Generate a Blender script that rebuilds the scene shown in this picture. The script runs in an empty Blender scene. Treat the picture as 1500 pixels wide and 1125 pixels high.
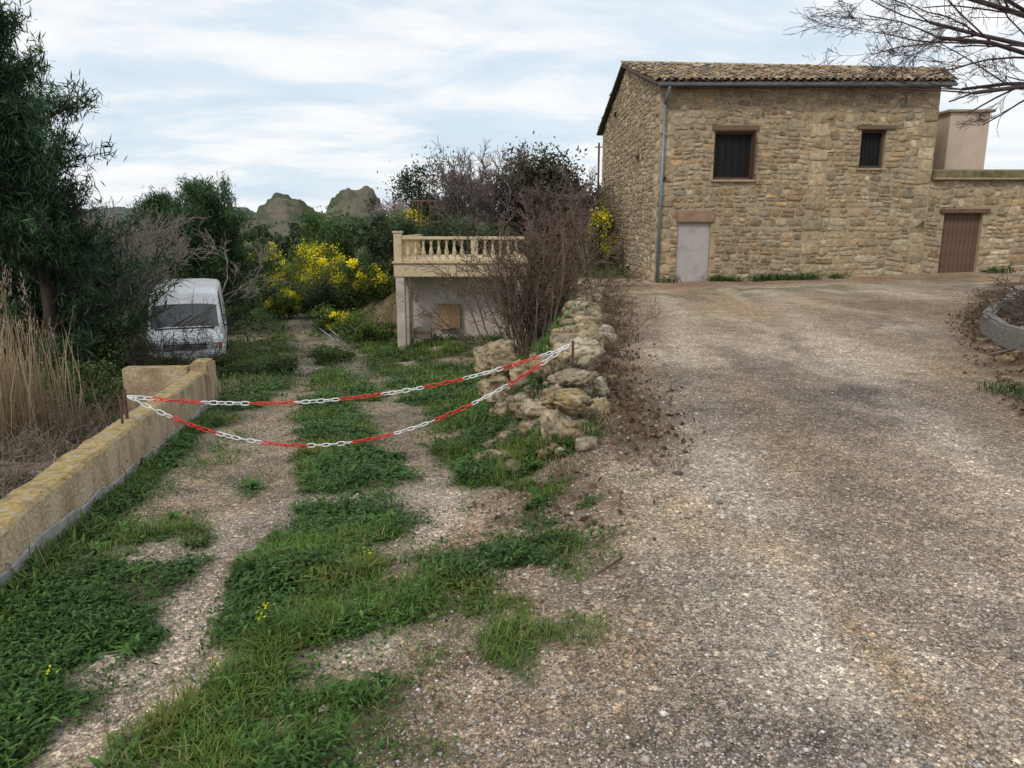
import bpy, math, random
import numpy as np
from mathutils import Vector, Matrix, noise
import bmesh
rng=np.random.default_rng(7); random.seed(5)
scene=bpy.context.scene
R_=math.radians
# ------------------------------------------------------------ helpers
def link(o,parent=None):
    scene.collection.objects.link(o)
    if parent: o.parent=parent
    return o
def empty(name,loc=(0,0,0),rz=0):
    e=bpy.data.objects.new(name,None); e.location=loc; e.rotation_euler=(0,0,rz); return link(e)
def mk(name,V,F,mat,C=None,smooth=False,parent=None,attrs=None):
    V=np.asarray(V,dtype=np.float32)
    me=bpy.data.meshes.new(name)
    if isinstance(F,np.ndarray):
        k=F.shape[1]; m=F.shape[0]
        me.vertices.add(len(V)); me.vertices.foreach_set('co',V.ravel())
        me.loops.add(m*k); me.loops.foreach_set('vertex_index',F.astype(np.int32).ravel())
        me.polygons.add(m)
        me.polygons.foreach_set('loop_start',np.arange(0,m*k,k,dtype=np.int32))
        me.polygons.foreach_set('loop_total',np.full(m,k,dtype=np.int32))
        me.update(calc_edges=True)
    else:
        me.from_pydata([tuple(map(float,v)) for v in V],[],[tuple(int(i) for i in f) for f in F]); me.update()
    if C is not None:
        C=np.asarray(C,dtype=np.float32)
        a=me.attributes.new('Col','FLOAT_COLOR','POINT')
        a.data.foreach_set('color',np.concatenate([C,np.ones((len(C),1),np.float32)],1).ravel())
    if attrs:
        for n,v in attrs.items():
            a=me.attributes.new(n,'FLOAT','POINT'); a.data.foreach_set('value',np.asarray(v,np.float32).ravel())
    if smooth: me.polygons.foreach_set('use_smooth',np.ones(len(me.polygons),bool))
    if isinstance(mat,(list,tuple)):
        for mm in mat: me.materials.append(mm)
    else: me.materials.append(mat)
    me.validate()
    return link(bpy.data.objects.new(name,me),parent)
class Acc:
    def __init__(s): s.V=[];s.F=[];s.C=[];s.n=0
    def add(s,V,F,C):
        if len(V)==0: return
        V=np.asarray(V,float); C=np.asarray(C,float)
        if C.ndim==1: C=np.tile(C,(len(V),1))
        s.V.append(V); s.F.append(np.asarray(F)+s.n); s.C.append(C); s.n+=len(V)
    def make(s,name,mat,**k):
        return mk(name,np.concatenate(s.V),np.concatenate(s.F),mat,C=np.concatenate(s.C),**k)
def hsh(ix,iy,s):
    v=np.sin(ix*127.1+iy*311.7+s*74.7)*43758.5453
    return v-np.floor(v)
def vn(x,y,s=0):
    ix=np.floor(x);iy=np.floor(y);fx=x-ix;fy=y-iy
    fx=fx*fx*(3-2*fx);fy=fy*fy*(3-2*fy)
    a=hsh(ix,iy,s);b=hsh(ix+1,iy,s);c=hsh(ix,iy+1,s);d=hsh(ix+1,iy+1,s)
    return (a*(1-fx)+b*fx)*(1-fy)+(c*(1-fx)+d*fx)*fy
def fbm(x,y,s=0,o=4):
    r=0;a=.5;t=0
    for i in range(o):
        r=r+a*vn(x*2**i,y*2**i,s+i*3.1);t+=a;a*=.5
    return r/t
def ss(t):
    t=np.clip(t,0,1);return t*t*(3-2*t)
# ------------------------------------------------------------ materials
def newmat(name):
    m=bpy.data.materials.new(name);m.use_nodes=True
    nt=m.node_tree;nt.nodes.clear()
    out=nt.nodes.new('ShaderNodeOutputMaterial');b=nt.nodes.new('ShaderNodeBsdfPrincipled')
    nt.links.new(b.outputs[0],out.inputs[0]);return m,nt,b,out
def vmul(nt,a,bv):
    n=nt.nodes.new('ShaderNodeVectorMath');n.operation='MULTIPLY'
    nt.links.new(a,n.inputs[0])
    if isinstance(bv,(tuple,list)): n.inputs[1].default_value=bv
    else: nt.links.new(bv,n.inputs[1])
    return n.outputs[0]
def rampn(nt,src,stops):
    r=nt.nodes.new('ShaderNodeValToRGB');nt.links.new(src,r.inputs[0])
    e=r.color_ramp.elements
    while len(e)<len(stops): e.new(.5)
    for i,(p,c) in enumerate(stops): e[i].position=p;e[i].color=(*c,1)
    return r.outputs[0]
def noisen(nt,scale,detail=5,rough=.6,vec=None):
    if vec is None:
        tc=nt.nodes.new('ShaderNodeTexCoord');vec=tc.outputs['Object']
    n=nt.nodes.new('ShaderNodeTexNoise');n.inputs['Scale'].default_value=scale
    n.inputs['Detail'].default_value=detail;n.inputs['Roughness'].default_value=rough
    nt.links.new(vec,n.inputs['Vector']);return n
def bumpn(nt,b,h,strength,dist=.02):
    n=nt.nodes.new('ShaderNodeBump');n.inputs['Strength'].default_value=strength
    n.inputs['Distance'].default_value=dist
    nt.links.new(h,n.inputs['Height']);nt.links.new(n.outputs[0],b.inputs['Normal'])
def vcmat(name,rough=.9,ns=15,lo=.7,hi=1.25,bump=0,transl=0,spec=.2,bd=.02):
    m,nt,b,out=newmat(name)
    at=nt.nodes.new('ShaderNodeAttribute');at.attribute_name='Col'
    n=noisen(nt,ns)
    mr=nt.nodes.new('ShaderNodeMapRange');mr.inputs[1].default_value=.3;mr.inputs[2].default_value=.7
    mr.inputs[3].default_value=lo;mr.inputs[4].default_value=hi
    nt.links.new(n.outputs[0],mr.inputs[0])
    c=vmul(nt,at.outputs['Color'],mr.outputs[0])
    nt.links.new(c,b.inputs['Base Color']);b.inputs['Roughness'].default_value=rough
    b.inputs['Specular IOR Level'].default_value=spec
    if bump: bumpn(nt,b,n.outputs[0],bump,bd)
    if transl:
        t=nt.nodes.new('ShaderNodeBsdfTranslucent');nt.links.new(c,t.inputs[0])
        mx=nt.nodes.new('ShaderNodeMixShader');mx.inputs[0].default_value=transl
        nt.links.new(b.outputs[0],mx.inputs[1]);nt.links.new(t.outputs[0],mx.inputs[2])
        nt.links.new(mx.outputs[0],out.inputs[0])
    return m
def nmat(name,c1,c2,scale=6,rough=.85,bump=.2,c3=None,spec=.3,metal=0,bd=.02,stretch=None):
    m,nt,b,out=newmat(name)
    vec=None
    if stretch:
        tc=nt.nodes.new('ShaderNodeTexCoord');vec=vmul(nt,tc.outputs['Object'],stretch)
    n=noisen(nt,scale,7,.65,vec)
    st=[(.3,c1),(.7,c2)]
    if c3: st=[(.3,c1),(.52,c2),(.68,c3)]
    nt.links.new(rampn(nt,n.outputs[0],st),b.inputs['Base Color'])
    b.inputs['Roughness'].default_value=rough;b.inputs['Metallic'].default_value=metal
    b.inputs['Specular IOR Level'].default_value=spec
    if bump:
        n2=noisen(nt,scale*5,5,.6,vec);bumpn(nt,b,n2.outputs[0],bump,bd)
    return m
M_leaf=vcmat('leaf_mat',.6,30,.8,1.2,transl=.25)
M_twig=vcmat('bark_mat',.95,25,.7,1.3)
M_stone=vcmat('masonry_stone',.95,9,.62,1.35,bump=.6)
M_rock=vcmat('rock_mat',.95,7,.5,1.45,bump=1.0,bd=.06)
M_peb=vcmat('pebble_mat',.95,60,.8,1.2)
M_tile=vcmat('roof_tile_mat',.9,12,.5,1.4,bump=.3)
M_plast=vcmat('plastic_mat',.4,20,.85,1.05,spec=.5)
M_mortar=nmat('mortar',(.29,.22,.14),(.45,.355,.235),7,.95,.5)
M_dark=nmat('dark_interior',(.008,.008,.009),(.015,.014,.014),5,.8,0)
M_wood=nmat('old_wood',(.06,.035,.022),(.13,.08,.05),12,.85,.4,stretch=(8,8,1))
M_woodh=nmat('old_wood_beam',(.11,.07,.045),(.22,.15,.09),12,.85,.4,stretch=(1,8,8))
M_sill=nmat('sill_stone',(.26,.19,.12),(.42,.33,.22),8,.9,.4)
# ------------------------------------------------------------ terrain function
def xwall(y): return np.interp(y,[-5,1,3.3,5,9.8],[-1.62,-2.1,-2.40,-2.80,-4.12])
def xridge(y): return np.interp(y,[5,6.5,8,12,18,22],[.42,.5,.5,1.0,1.55,1.8])
def xrut1(y): return np.interp(y,[0,2,2.6,3.1,3.85,4.95,6.6,9,12,17,25,35,60],[-1.6,-1.5,-1.35,-1.38,-1.5,-1.75,-2.3,-3.0,-3.6,-4.8,-7,-10.4,-18])
def xrut2(y): return np.interp(y,[0,3,3.7,4.5,5.6,8.2,11.7,15.2,20,25,35,60],[-.1,-.15,-.22,-.35,-.6,-1.2,-1.9,-2.9,-4.4,-6,-9.4,-17])
def xroad(y): return np.interp(y,[0,2,3,3.7,4.5,5.5,8,15,20,23],[-.7,-.50,-.22,-.12,.2,.5,1.0,1.8,2.2,2.0])
def xlit(y): return np.interp(y,[2,4.9,7.9,12.3,18],[3.2,3.65,4.9,7.1,11])
def zg(x,y):
    x=np.asarray(x,float);y=np.asarray(y,float)
    L=np.interp(y,[-100,2.6,3.5,4.6,12,18,21.5,25,60,100,200,500],[0,0,-.03,-.14,-1.05,-1.92,-2.1,-2.2,-2.3,-1.2,2.2,6])
    L=L+.5*np.exp(-((x+1.2)/2.2)**2-((y-21.5)/3)**2)
    rise=.032*np.clip(x-4,0,14)*np.clip(y/22,0,1)
    back=ss((y-23)/12)
    Rr=rise+back*(-.35*ss((x-1)/2)+.7*(1-ss((x-0)/3)))
    Rr=Rr+.22*ss((x-xlit(y)-.5)/1.2)*(y<16)*ss((y-3)/2)*ss((16-y)/3)*(.5+fbm(x*1.2,y*1.2,66))
    far=ss((y-45)/50)
    Rr=Rr*(1-far)+L*far
    xe=np.interp(y,[0,5,8,15,20,25,28,40,60],[.3,.4,.1,.9,1.0,.8,-4.5,-8,-14])
    hw=np.interp(y,[0,5,8,15,24,28],[.3,.3,.55,.8,.9,2.6])
    w=ss((x-xe)/(2*hw)+.5)
    z=L*(1-w)+Rr*w
    amp=np.interp(y,[5.2,7.5,16,20],[0,.36,.3,0])
    z=z+amp*np.exp(-((x-xridge(y)+.15)/.42)**2)
    out=ss((xwall(y)-.22-x)/1.0)*(1-ss((y-9.5)/3))
    z=z-.55*out
    z=z+(fbm(x*.7,y*.7,3)-.5)*.06
    rr=np.exp(-((x-xrut1(y))/.25)**2)+np.exp(-((x-xrut2(y))/.25)**2)
    z=z-.03*rr*(y<30)
    z=z+(fbm(x*6,y*6,9,3)-.5)*.018
    z=z+(fbm(x*.05,y*.05,21)-.5)*2.5*ss((y-50)/60)
    return z
def green(x,y):
    xx=x+(fbm(x*1.6,y*1.6,5)-.5)*.7+(fbm(x*7,y*7,6,2)-.5)*.2
    left=ss((xroad(y)-xx)/.35+.45)
    left=np.where(y>24,1,left)
    hwr=np.interp(y,[2,4,6,12,30],[.13,.17,.24,.30,.45])*(.5+1.1*vn(y*.9,x*0,33))
    r1=np.exp(-((xx-xrut1(y))/hwr)**4*.7); r2=np.exp(-((xx-xrut2(y))/hwr)**4*.7)
    r2=r2*ss((y-3.4)/.5)
    fade=np.interp(y,[0,10,16,40],[1,.95,.7,.75]);r1=r1*fade;r2=r2*fade
    strip=ss((x-xwall(y)-.15)/.15)*ss((xrut1(y)-.0-x)/.2)*ss((y-4.0)/.4)*(1-ss((y-7)/1.5))*.75
    patch=np.exp(-((xx+1.15)/.5)**2-((y-4.75)/.26)**2)
    g=left*(1-r1)*(1-r2)*(1-strip)*(1-.95*patch)
    n=fbm(x*1.9,y*1.9,11)
    g=g*np.maximum(ss((n-.26)/.2),.16)
    sp=ss((fbm(x*3.2,y*3.2,31)-.55)/.08)*np.exp(-((x-xroad(y)-.15)/.4)**2)*.7*(y<4.8)
    g=np.maximum(g,sp)
    g=g*np.where((x>xridge(y)+.3)&(y>5)&(y<24),.0,1)
    return np.clip(g,0,1)
def litter(x,y):
    a=np.exp(-((x-(xridge(y)+.55))/.36)**2)*ss((y-4.6)/1.2)*(1-ss((y-20.5)/2))
    b=ss((x-xlit(y))/.6)*(y<19)*(y>3.6)
    c=np.exp(-((x-.25)/.35)**2-((y-4.6)/.7)**2)*.6
    m=np.maximum(np.maximum(a,b),c)
    return np.clip(m*ss((fbm(x*2,y*2,17)-.2)/.3),0,1)
# ------------------------------------------------------------ ground
def axis(segs):
    out=[]
    for a,b,s in segs:
        n=max(1,int(round((b-a)/s)));out+=list(np.linspace(a,b,n,endpoint=False))
    return out
xs=np.array(axis([(-600,-200,60),(-200,-60,12),(-60,-16,1.5),(-16,-5,.25),(-5,-3,.08),(-3,4.5,.035),(4.5,8,.1),(8,20,.4),(20,60,3),(60,200,14),(200,600,60)])+[600])
ys=np.array(axis([(-60,-4,6),(-4,1.6,.5),(1.6,7,.035),(7,13,.07),(13,26,.2),(26,50,.5),(50,120,2.5),(120,300,15),(300,900,80)])+[900])
X,Y=np.meshgrid(xs,ys);Z=zg(X,Y)
g=green(X,Y);lt=litter(X,Y)
def lerp(a,b,t): return a*(1-t[...,None])+b*t[...,None]
c_gr=np.array([.36,.305,.25]);c_tan=np.array([.41,.315,.22]);c_dk=np.array([.155,.143,.135]);c_soil=np.array([.14,.10,.065])
c_green=np.array([.06,.09,.028]);c_lit=np.array([.11,.072,.046]);c_lt=np.array([.55,.505,.45])
col=np.tile(c_gr,(*X.shape,1))
col=lerp(col,c_tan,ss((fbm(X*.9,Y*.5,41)-.47)/.2)*.7)
col=lerp(col,c_lt,ss((fbm(X*1.1+5,Y*.3,43)-.47)/.12)*.6)
col=lerp(col,c_dk*1.2,ss((fbm(X*1.4+9,Y*.45,47)-.53)/.12)*.55)
lane=np.exp(-((X-1.0-.17*(Y-2)-.1*np.sin(Y*.6))/.28)**2)*(Y<20)
lane2=np.exp(-((X-2.6-.22*(Y-2))/.32)**2)*(Y<20)
ln=.35+.9*fbm(X*2,Y*.8,49)
col=lerp(col,np.array([.56,.52,.465]),np.clip((lane+lane2*.8)*ln,0,1)*.8)
for (cx,cy,sx,sy,a) in [(1.9,6.6,.7,1.0,.75),(3.3,7.3,.8,.8,.95),(1.0,2.15,.5,.25,.9),(2.6,8.5,1.0,.4,.5),(.3,3.2,.3,.5,.4),(2.9,6.2,.5,.4,.6),(.4,2.15,.5,.3,.5),(1.9,7.9,.4,.5,.8),(2.2,4.6,.3,1.0,.45),(1.75,3.3,.18,1.0,.4)]:
    col=lerp(col,c_dk,np.clip(np.exp(-((X-cx)/sx)**2-((Y-cy)/sy)**2)*a*(.3+1.3*fbm(X*3,Y*3,4)),0,1))
for (cx,cy,sx,sy,a) in [(1.45,2.6,.10,.7,.9),(1.35,3.6,.2,.3,.6),(5.5,15,3,2,.45),(3,13,1.8,3,.3),(3.5,19.5,3,1.2,.6),(1.0,4.2,.2,.6,.5),(.35,2.6,.3,.4,.5)]:
    col=lerp(col,np.array([.44,.34,.235]),np.clip(np.exp(-((X-cx)/sx)**2-((Y-cy)/sy)**2)*a*(.3+1.3*fbm(X*4,Y*4,14)),0,1))
edge=ss((fbm(X*3,Y*3,8)-.4)/.2)*np.exp(-((X-xroad(Y))/.6)**2)
col=lerp(col,c_soil*1.6,edge*.6)
rsoil=ss((X-np.interp(Y,[2,5,8,12],[2.6,3.2,4.3,6.4]))/.9)*(Y<16)
col=lerp(col,np.array([.26,.20,.14]),rsoil*.65)
col=lerp(col,np.array([.30,.20,.13]),np.exp(-((Y-20.9)/.8)**2)*(X>2)*(X<13)*.7)
col=lerp(col,c_lit,lt*.9)
gg=ss((fbm(X*1.2,Y*1.2,71)-.53)/.1)*np.exp(-((Y-19)/1.5)**2)*(X>2.5)*(X<9)
col=lerp(col,c_green*1.8,gg*.6)
outw=ss((xwall(Y)-.1-X)/.3)*(Y<12)
col=lerp(col,c_soil*.8,np.clip(g*1.1,0,1)*.75)
col=lerp(col,c_green,g*.6)
col=lerp(col,np.array([.13,.10,.06]),outw)
farm=ss((Y-24)/8)
fc=lerp(np.tile(np.array([.08,.11,.035]),(*X.shape,1)),np.array([.16,.11,.06]),ss((fbm(X*.06,Y*.06,51)-.45)/.1))
fr=np.clip(1-np.exp(-((X-xrut1(Y))/.5)**2)*.9-np.exp(-((X-xrut2(Y))/.5)**2)*.9,0,1)
col=lerp(col,fc,farm*fr*(X<3))
col=lerp(col,fc,ss((Y-38)/10))
field=((Y>45)&(Y<62)&(X<-24)).astype(float)
col=lerp(col,np.array([.24,.11,.06]),field)
col=lerp(col,np.array([.08,.18,.03]),((Y>38)&(Y<=46)&(X<-19)).astype(float))
grav=np.clip(1-g*.8-lt*.4,0,1)*(1-outw*.7)*(1-ss((Y-30)/15))
ny,nx=X.shape
idx=np.arange(nx*ny).reshape(ny,nx)
F=np.stack([idx[:-1,:-1],idx[:-1,1:],idx[1:,1:],idx[1:,:-1]],-1).reshape(-1,4)
m,nt,b,out=newmat('ground_mat')
at=nt.nodes.new('ShaderNodeAttribute');at.attribute_name='Col'
ag=nt.nodes.new('ShaderNodeAttribute');ag.attribute_name='grav'
tc=nt.nodes.new('ShaderNodeTexCoord')
def vor(scale):
    v=nt.nodes.new('ShaderNodeTexVoronoi');v.inputs['Scale'].default_value=scale
    nt.links.new(tc.outputs['Object'],v.inputs['Vector']);return v
v1=vor(100);v2=vor(46)
sep=nt.nodes.new('ShaderNodeSeparateColor');nt.links.new(v1.outputs['Color'],sep.inputs[0])
r1=rampn(nt,sep.outputs[0],[(0,(.22,.205,.195)),(.35,(.44,.405,.37)),(.65,(.57,.54,.505)),(.85,(.69,.595,.51)),(1,(.95,.93,.90))])
sep2=nt.nodes.new('ShaderNodeSeparateColor');nt.links.new(v2.outputs['Color'],sep2.inputs[0])
r2=rampn(nt,sep2.outputs[1],[(0,(.35,.34,.33)),(.5,(.5,.49,.475)),(.84,(.53,.515,.5)),(.93,(.88,.86,.82))])
sp=vmul(nt,vmul(nt,r1,r2),(3.9,3.9,3.9))
mrd=nt.nodes.new('ShaderNodeMapRange');mrd.inputs[1].default_value=.1;mrd.inputs[2].default_value=.75
mrd.inputs[3].default_value=1.15;mrd.inputs[4].default_value=.6
nt.links.new(v1.outputs['Distance'],mrd.inputs[0])
sp=vmul(nt,sp,mrd.outputs[0])
mx=nt.nodes.new('ShaderNodeMix');mx.data_type='RGBA';nt.links.new(ag.outputs['Fac'],mx.inputs[0])
mx.inputs[6].default_value=(1,1,1,1);nt.links.new(sp,mx.inputs[7])
n=noisen(nt,3.0,9,.75);rn=rampn(nt,n.outputs[0],[(.3,(.31,.305,.30)),(.7,(.69,.68,.67))])
cc=vmul(nt,vmul(nt,vmul(nt,at.outputs['Color'],mx.outputs[2]),rn),(2,2,2))
nt.links.new(cc,b.inputs['Base Color']);b.inputs['Roughness'].default_value=.95;b.inputs['Specular IOR Level'].default_value=.15
bumpn(nt,b,mrd.outputs[0],.6,.01)
mk('ground',np.stack([X,Y,Z],-1).reshape(-1,3),F,m,C=col.reshape(-1,3),smooth=True,attrs={'grav':grav.ravel()})
# ------------------------------------------------------------ scatter primitives
def blades(P,L,W,lean,C,wb=.6,az=None):
    n=len(P);a=rng.uniform(0,2*np.pi,n) if az is None else az
    d=np.stack([np.cos(a),np.sin(a),np.zeros(n)],1);s=np.stack([-np.sin(a),np.cos(a),np.zeros(n)],1)
    up=np.array([0,0,1.]);L=L[:,None];W=W[:,None];le=lean[:,None]
    mid=P+up*L*.55*(1-.25*le)+d*L*le*.35;tip=P+up*L*(1-.5*le)+d*L*le
    V=np.stack([P-s*W*wb/2,P+s*W*wb/2,mid-s*W/2,mid+s*W/2,tip],1).reshape(-1,3)
    b=np.arange(n)[:,None]*5
    F=np.concatenate([b+np.array([[0,1,3]]),b+np.array([[0,3,2]]),b+np.array([[2,3,4]])])
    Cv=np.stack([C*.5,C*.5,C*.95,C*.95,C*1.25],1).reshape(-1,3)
    return V,F,Cv
def leaves(P,S,C,asp=.5,up=0.):
    n=len(P);d=rng.normal(size=(n,3));d[:,2]+=up;d/=np.linalg.norm(d,axis=1)[:,None]
    e=rng.normal(size=(n,3));s=np.cross(d,e);s/=np.linalg.norm(s,axis=1)[:,None]+1e-9
    S=S[:,None]
    V=np.stack([P-d*S*.5,P+s*S*asp*.5,P+d*S*.5,P-s*S*asp*.5],1).reshape(-1,3)
    b=np.arange(n)[:,None]*4
    return V,b+np.array([[0,1,2,3]]),np.repeat(C,4,0)
def rc(n,c1,c2,j=.2):
    t=rng.random((n,1));c=np.array(c1)*(1-t)+np.array(c2)*t
    return c*rng.uniform(1-j,1+j,(n,1))
A=Acc()
def grass_region(x0,x1,y0,y1,N,l0,l1,w,pw=1):
    x=rng.uniform(x0,x1,N);y=y0+(y1-y0)*rng.random(N)**pw
    gm=green(x,y)
    keep=(rng.random(N)<gm**1.1*np.clip(fbm(x*5,y*5,61)*2.4-.35,0.08,1))&((x>xwall(y)+.04)|(y>10.3))
    x=x[keep];y=y[keep];gm=gm[keep];n=len(x)
    P=np.stack([x,y,zg(x,y)-.005],1)
    hh=(.22+1.4*fbm(x*2.6,y*2.6,77)**1.4)*(.4+.6*gm)
    sp=fbm(x*1.6+9,y*1.6,81)+rng.normal(size=n)*.06
    br=sp>.46
    L=rng.uniform(l0,l1,n)*hh
    tone=fbm(x*1.1,y*1.1,88)[:,None]
    C=rc(n,(.075,.145,.02),(.15,.225,.05),.3)*(.5+1.0*tone)
    Cb=rc(n,(.04,.10,.02),(.10,.175,.04),.4)*(.5+1.0*tone)
    yl=rng.random(n)<.08;C[yl]=rc(yl.sum(),(.25,.22,.08),(.36,.29,.15))
    yz=ss((fbm(x*2.1,y*2.1,95)-.6)/.06)[:,None];C=C*(1-yz*.6)+np.array([.22,.22,.05])*yz*.6
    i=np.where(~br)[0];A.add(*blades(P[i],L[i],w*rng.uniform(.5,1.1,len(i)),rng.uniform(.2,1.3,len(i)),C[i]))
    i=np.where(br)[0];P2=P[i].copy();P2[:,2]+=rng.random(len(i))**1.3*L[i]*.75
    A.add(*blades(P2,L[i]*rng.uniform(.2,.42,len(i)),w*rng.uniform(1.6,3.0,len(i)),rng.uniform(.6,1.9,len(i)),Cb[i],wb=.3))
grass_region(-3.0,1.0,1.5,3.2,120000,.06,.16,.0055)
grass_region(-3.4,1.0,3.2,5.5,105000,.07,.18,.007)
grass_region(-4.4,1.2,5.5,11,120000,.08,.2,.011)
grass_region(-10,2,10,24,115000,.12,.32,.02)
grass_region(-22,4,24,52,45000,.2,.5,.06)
N=9000;y=rng.uniform(1.8,9,N);x=xroad(y)+rng.normal(size=N)*1.0-.4
k=(x>xwall(y)+.05)&(fbm(x*4,y*4,19)>.48);x=x[k];y=y[k];n=len(x)
A.add(*blades(np.stack([x,y,zg(x,y)],1),rng.uniform(.01,.04,n),rng.uniform(.003,.007,n),rng.uniform(.4,1.5,n),rc(n,(.07,.13,.03),(.2,.2,.09)),wb=.4))
A.make('grass',M_leaf)
A=Acc()
for k in range(560):
    y=random.uniform(1.8,9.5);x=random.uniform(float(xwall(y))+.1,float(xroad(y))-.1)
    if y>4.5 and random.random()<.4: x=random.uniform(-.6,.5)
    if float(green(np.array([x]),np.array([y]))[0])<.3: continue
    n=random.randint(9,18);z=float(zg(x,y));s=random.uniform(.03,.08)*(1 if y<5 else 1.5)
    P=np.tile([x,y,z],(n,1))+rng.normal(size=(n,3))*[.012,.012,.004]
    A.add(*blades(P,rng.uniform(.7,1.3,n)*s,np.full(n,s*.3),rng.uniform(.7,1.4,n),rc(n,(.045,.11,.02),(.10,.19,.045))*random.uniform(.8,1.25),wb=.2))
A.make('rosette_weeds',M_leaf)
A=Acc()
for (x,y) in [(-.98,2.65),(-1.0,2.75),(-1.03,2.35),(-1.6,2.3),(-.7,3.3)]:
    z=float(zg(x,y));n=8
    P=np.tile([x,y,z],(3,1));A.add(*blades(P,np.array([.2,.17,.15]),np.full(3,.004),np.array([.2,.3,.25]),rc(3,(.08,.16,.02),(.08,.16,.02))))
    P=np.array([x,y,z+.17])+rng.normal(size=(n,3))*.014
    V,Fq,C=leaves(P,np.full(n,.012),rc(n,(.75,.62,.02),(.6,.6,.03)),.8)
    tri=np.concatenate([Fq[:,[0,1,2]],Fq[:,[0,2,3]]]);A.add(V,tri,C)
A.make('wild_flowers',M_leaf)
base=np.array([[1,0,0],[-1,0,0],[0,1,0],[0,-1,0],[0,0,1],[0,0,-1]],float)
Fo=np.array([[0,2,4],[2,1,4],[1,3,4],[3,0,4],[2,0,5],[1,2,5],[3,1,5],[0,3,5]])
def pebbles(x,y,S,C):
    n=len(x);P=np.stack([x,y,zg(x,y)],1)
    V=base[None]*rng.uniform(.6,1.1,(n,6,1))*S[:,None,None]
    V[:,:,2]*=.6
    a=rng.uniform(0,6.28,n)[:,None];vx=V[:,:,0]*np.cos(a)-V[:,:,1]*np.sin(a);vy=V[:,:,0]*np.sin(a)+V[:,:,1]*np.cos(a)
    V=np.stack([vx,vy,V[:,:,2]],-1)+P[:,None]+np.array([0,0,1])*S[:,None,None]*.2
    F=(np.arange(n)[:,None,None]*6+Fo[None]).reshape(-1,3)
    return V.reshape(-1,3),F,np.repeat(C,6,0)
A=Acc()
N=70000;y=1.7+6.5*rng.random(N)**1.6;x=rng.uniform(-1,1,N)*.75*y+.3
k=(rng.random(N)>green(x,y)*1.1)&(x>xwall(y)+.05)&(rng.random(N)>litter(x,y)*.6);x=x[k];y=y[k];n=len(x)
S=np.exp(rng.normal(np.log(.0046),.45,n));S=np.clip(S,.0025,.024)
pal=np.array([[.49,.43,.365],[.37,.34,.315],[.60,.57,.53],[.42,.32,.24],[.18,.165,.155],[.50,.40,.31]])
C=pal[rng.choice(6,n,p=[.28,.27,.13,.12,.12,.08])]*rng.uniform(.75,1.2,(n,1))
A.add(*pebbles(x,y,S,C))
n=1800;y=rng.uniform(3,20,n);x=xroad(y)+rng.normal(size=n)*.6
A.add(*pebbles(x,y,rng.uniform(.008,.025,n),pal[rng.choice(6,n)]*.9))
A.add(*pebbles(np.array([1.13,-.65,-.72]),np.array([4.82,2.3,4.1]),np.array([.05,.03,.04]),np.array([[.12,.09,.07],[.4,.35,.3],[.3,.25,.2]])))
A.make('gravel',M_peb)
A=Acc()
N=75000;y=rng.uniform(3.5,21,N);x=rng.uniform(-.3,11,N)
k=rng.random(N)<litter(x,y)*.9;x=x[k];y=y[k];n=len(x)
P=np.stack([x,y,zg(x,y)+rng.uniform(.005,.03,n)],1)
A.add(*leaves(P,rng.uniform(.025,.07,n),rc(n,(.07,.045,.03),(.25,.16,.10),.3),.7))
n=700;y=rng.uniform(2.5,9,n);x=xroad(y)+rng.normal(size=n)*.5;P=np.stack([x,y,zg(x,y)+.006],1)
A.add(*leaves(P,rng.uniform(.012,.035,n),rc(n,(.08,.05,.03),(.24,.16,.10),.3),.6))
A.make('leaf_litter',M_leaf)
# ------------------------------------------------------------ branch generator
def tubes(segs,C):
    s=np.array(segs);p=s[:,0:3];q=s[:,3:6];r0=s[:,6:7];r1=s[:,7:8]
    d=q-p;d/=np.linalg.norm(d,axis=1)[:,None]+1e-9
    ref=np.where(np.abs(d[:,2:3])<.9,np.array([[0,0,1.]]),np.array([[1.,0,0]]))
    u=np.cross(d,ref);u/=np.linalg.norm(u,axis=1)[:,None];v=np.cross(d,u)
    V=[];K=4
    for i in range(K):
        a=2*np.pi*i/K;V.append(p+(u*np.cos(a)+v*np.sin(a))*r0)
    for i in range(K):
        a=2*np.pi*i/K;V.append(q+(u*np.cos(a)+v*np.sin(a))*r1)
    V=np.stack(V,1).reshape(-1,3);n=len(s);b=np.arange(n)[:,None]*2*K
    F=np.concatenate([b+np.array([[i,(i+1)%K,K+(i+1)%K,K+i]]) for i in range(K)])
    C=np.array(C)*rng.uniform(.75,1.25,(n,1));return V,F,np.repeat(C,2*K,0)
def rv(): 
    v=Vector((random.gauss(0,1),random.gauss(0,1),random.gauss(0,1)));return v.normalized()
def grow(p,d,L,r,lev,out,tips,wig=.22,grav=0,nch=1.6,ratio=.6,ang=.8,nseg=4,rr=.55,minr=.003):
    p=Vector(p);d=Vector(d).normalized()
    for i in range(nseg):
        d=(d+rv()*wig+Vector((0,0,grav))).normalized()
        q=p+d*(L/nseg);r2=max(minr,r*(1-.55/nseg));out.append((*p,*q,r,r2));p=q;r=r2
        if lev>0 and i>=(1 if lev>1 else 0):
            k=int(nch)+(1 if random.random()<nch-int(nch) else 0)
            for c in range(k):
                grow(p,d+rv()*ang,L*ratio*random.uniform(.7,1.15),max(minr,r*rr),lev-1,out,tips,wig,grav,nch,ratio,ang,nseg,rr,minr)
    if lev<=1: tips.append(tuple(p))
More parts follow.
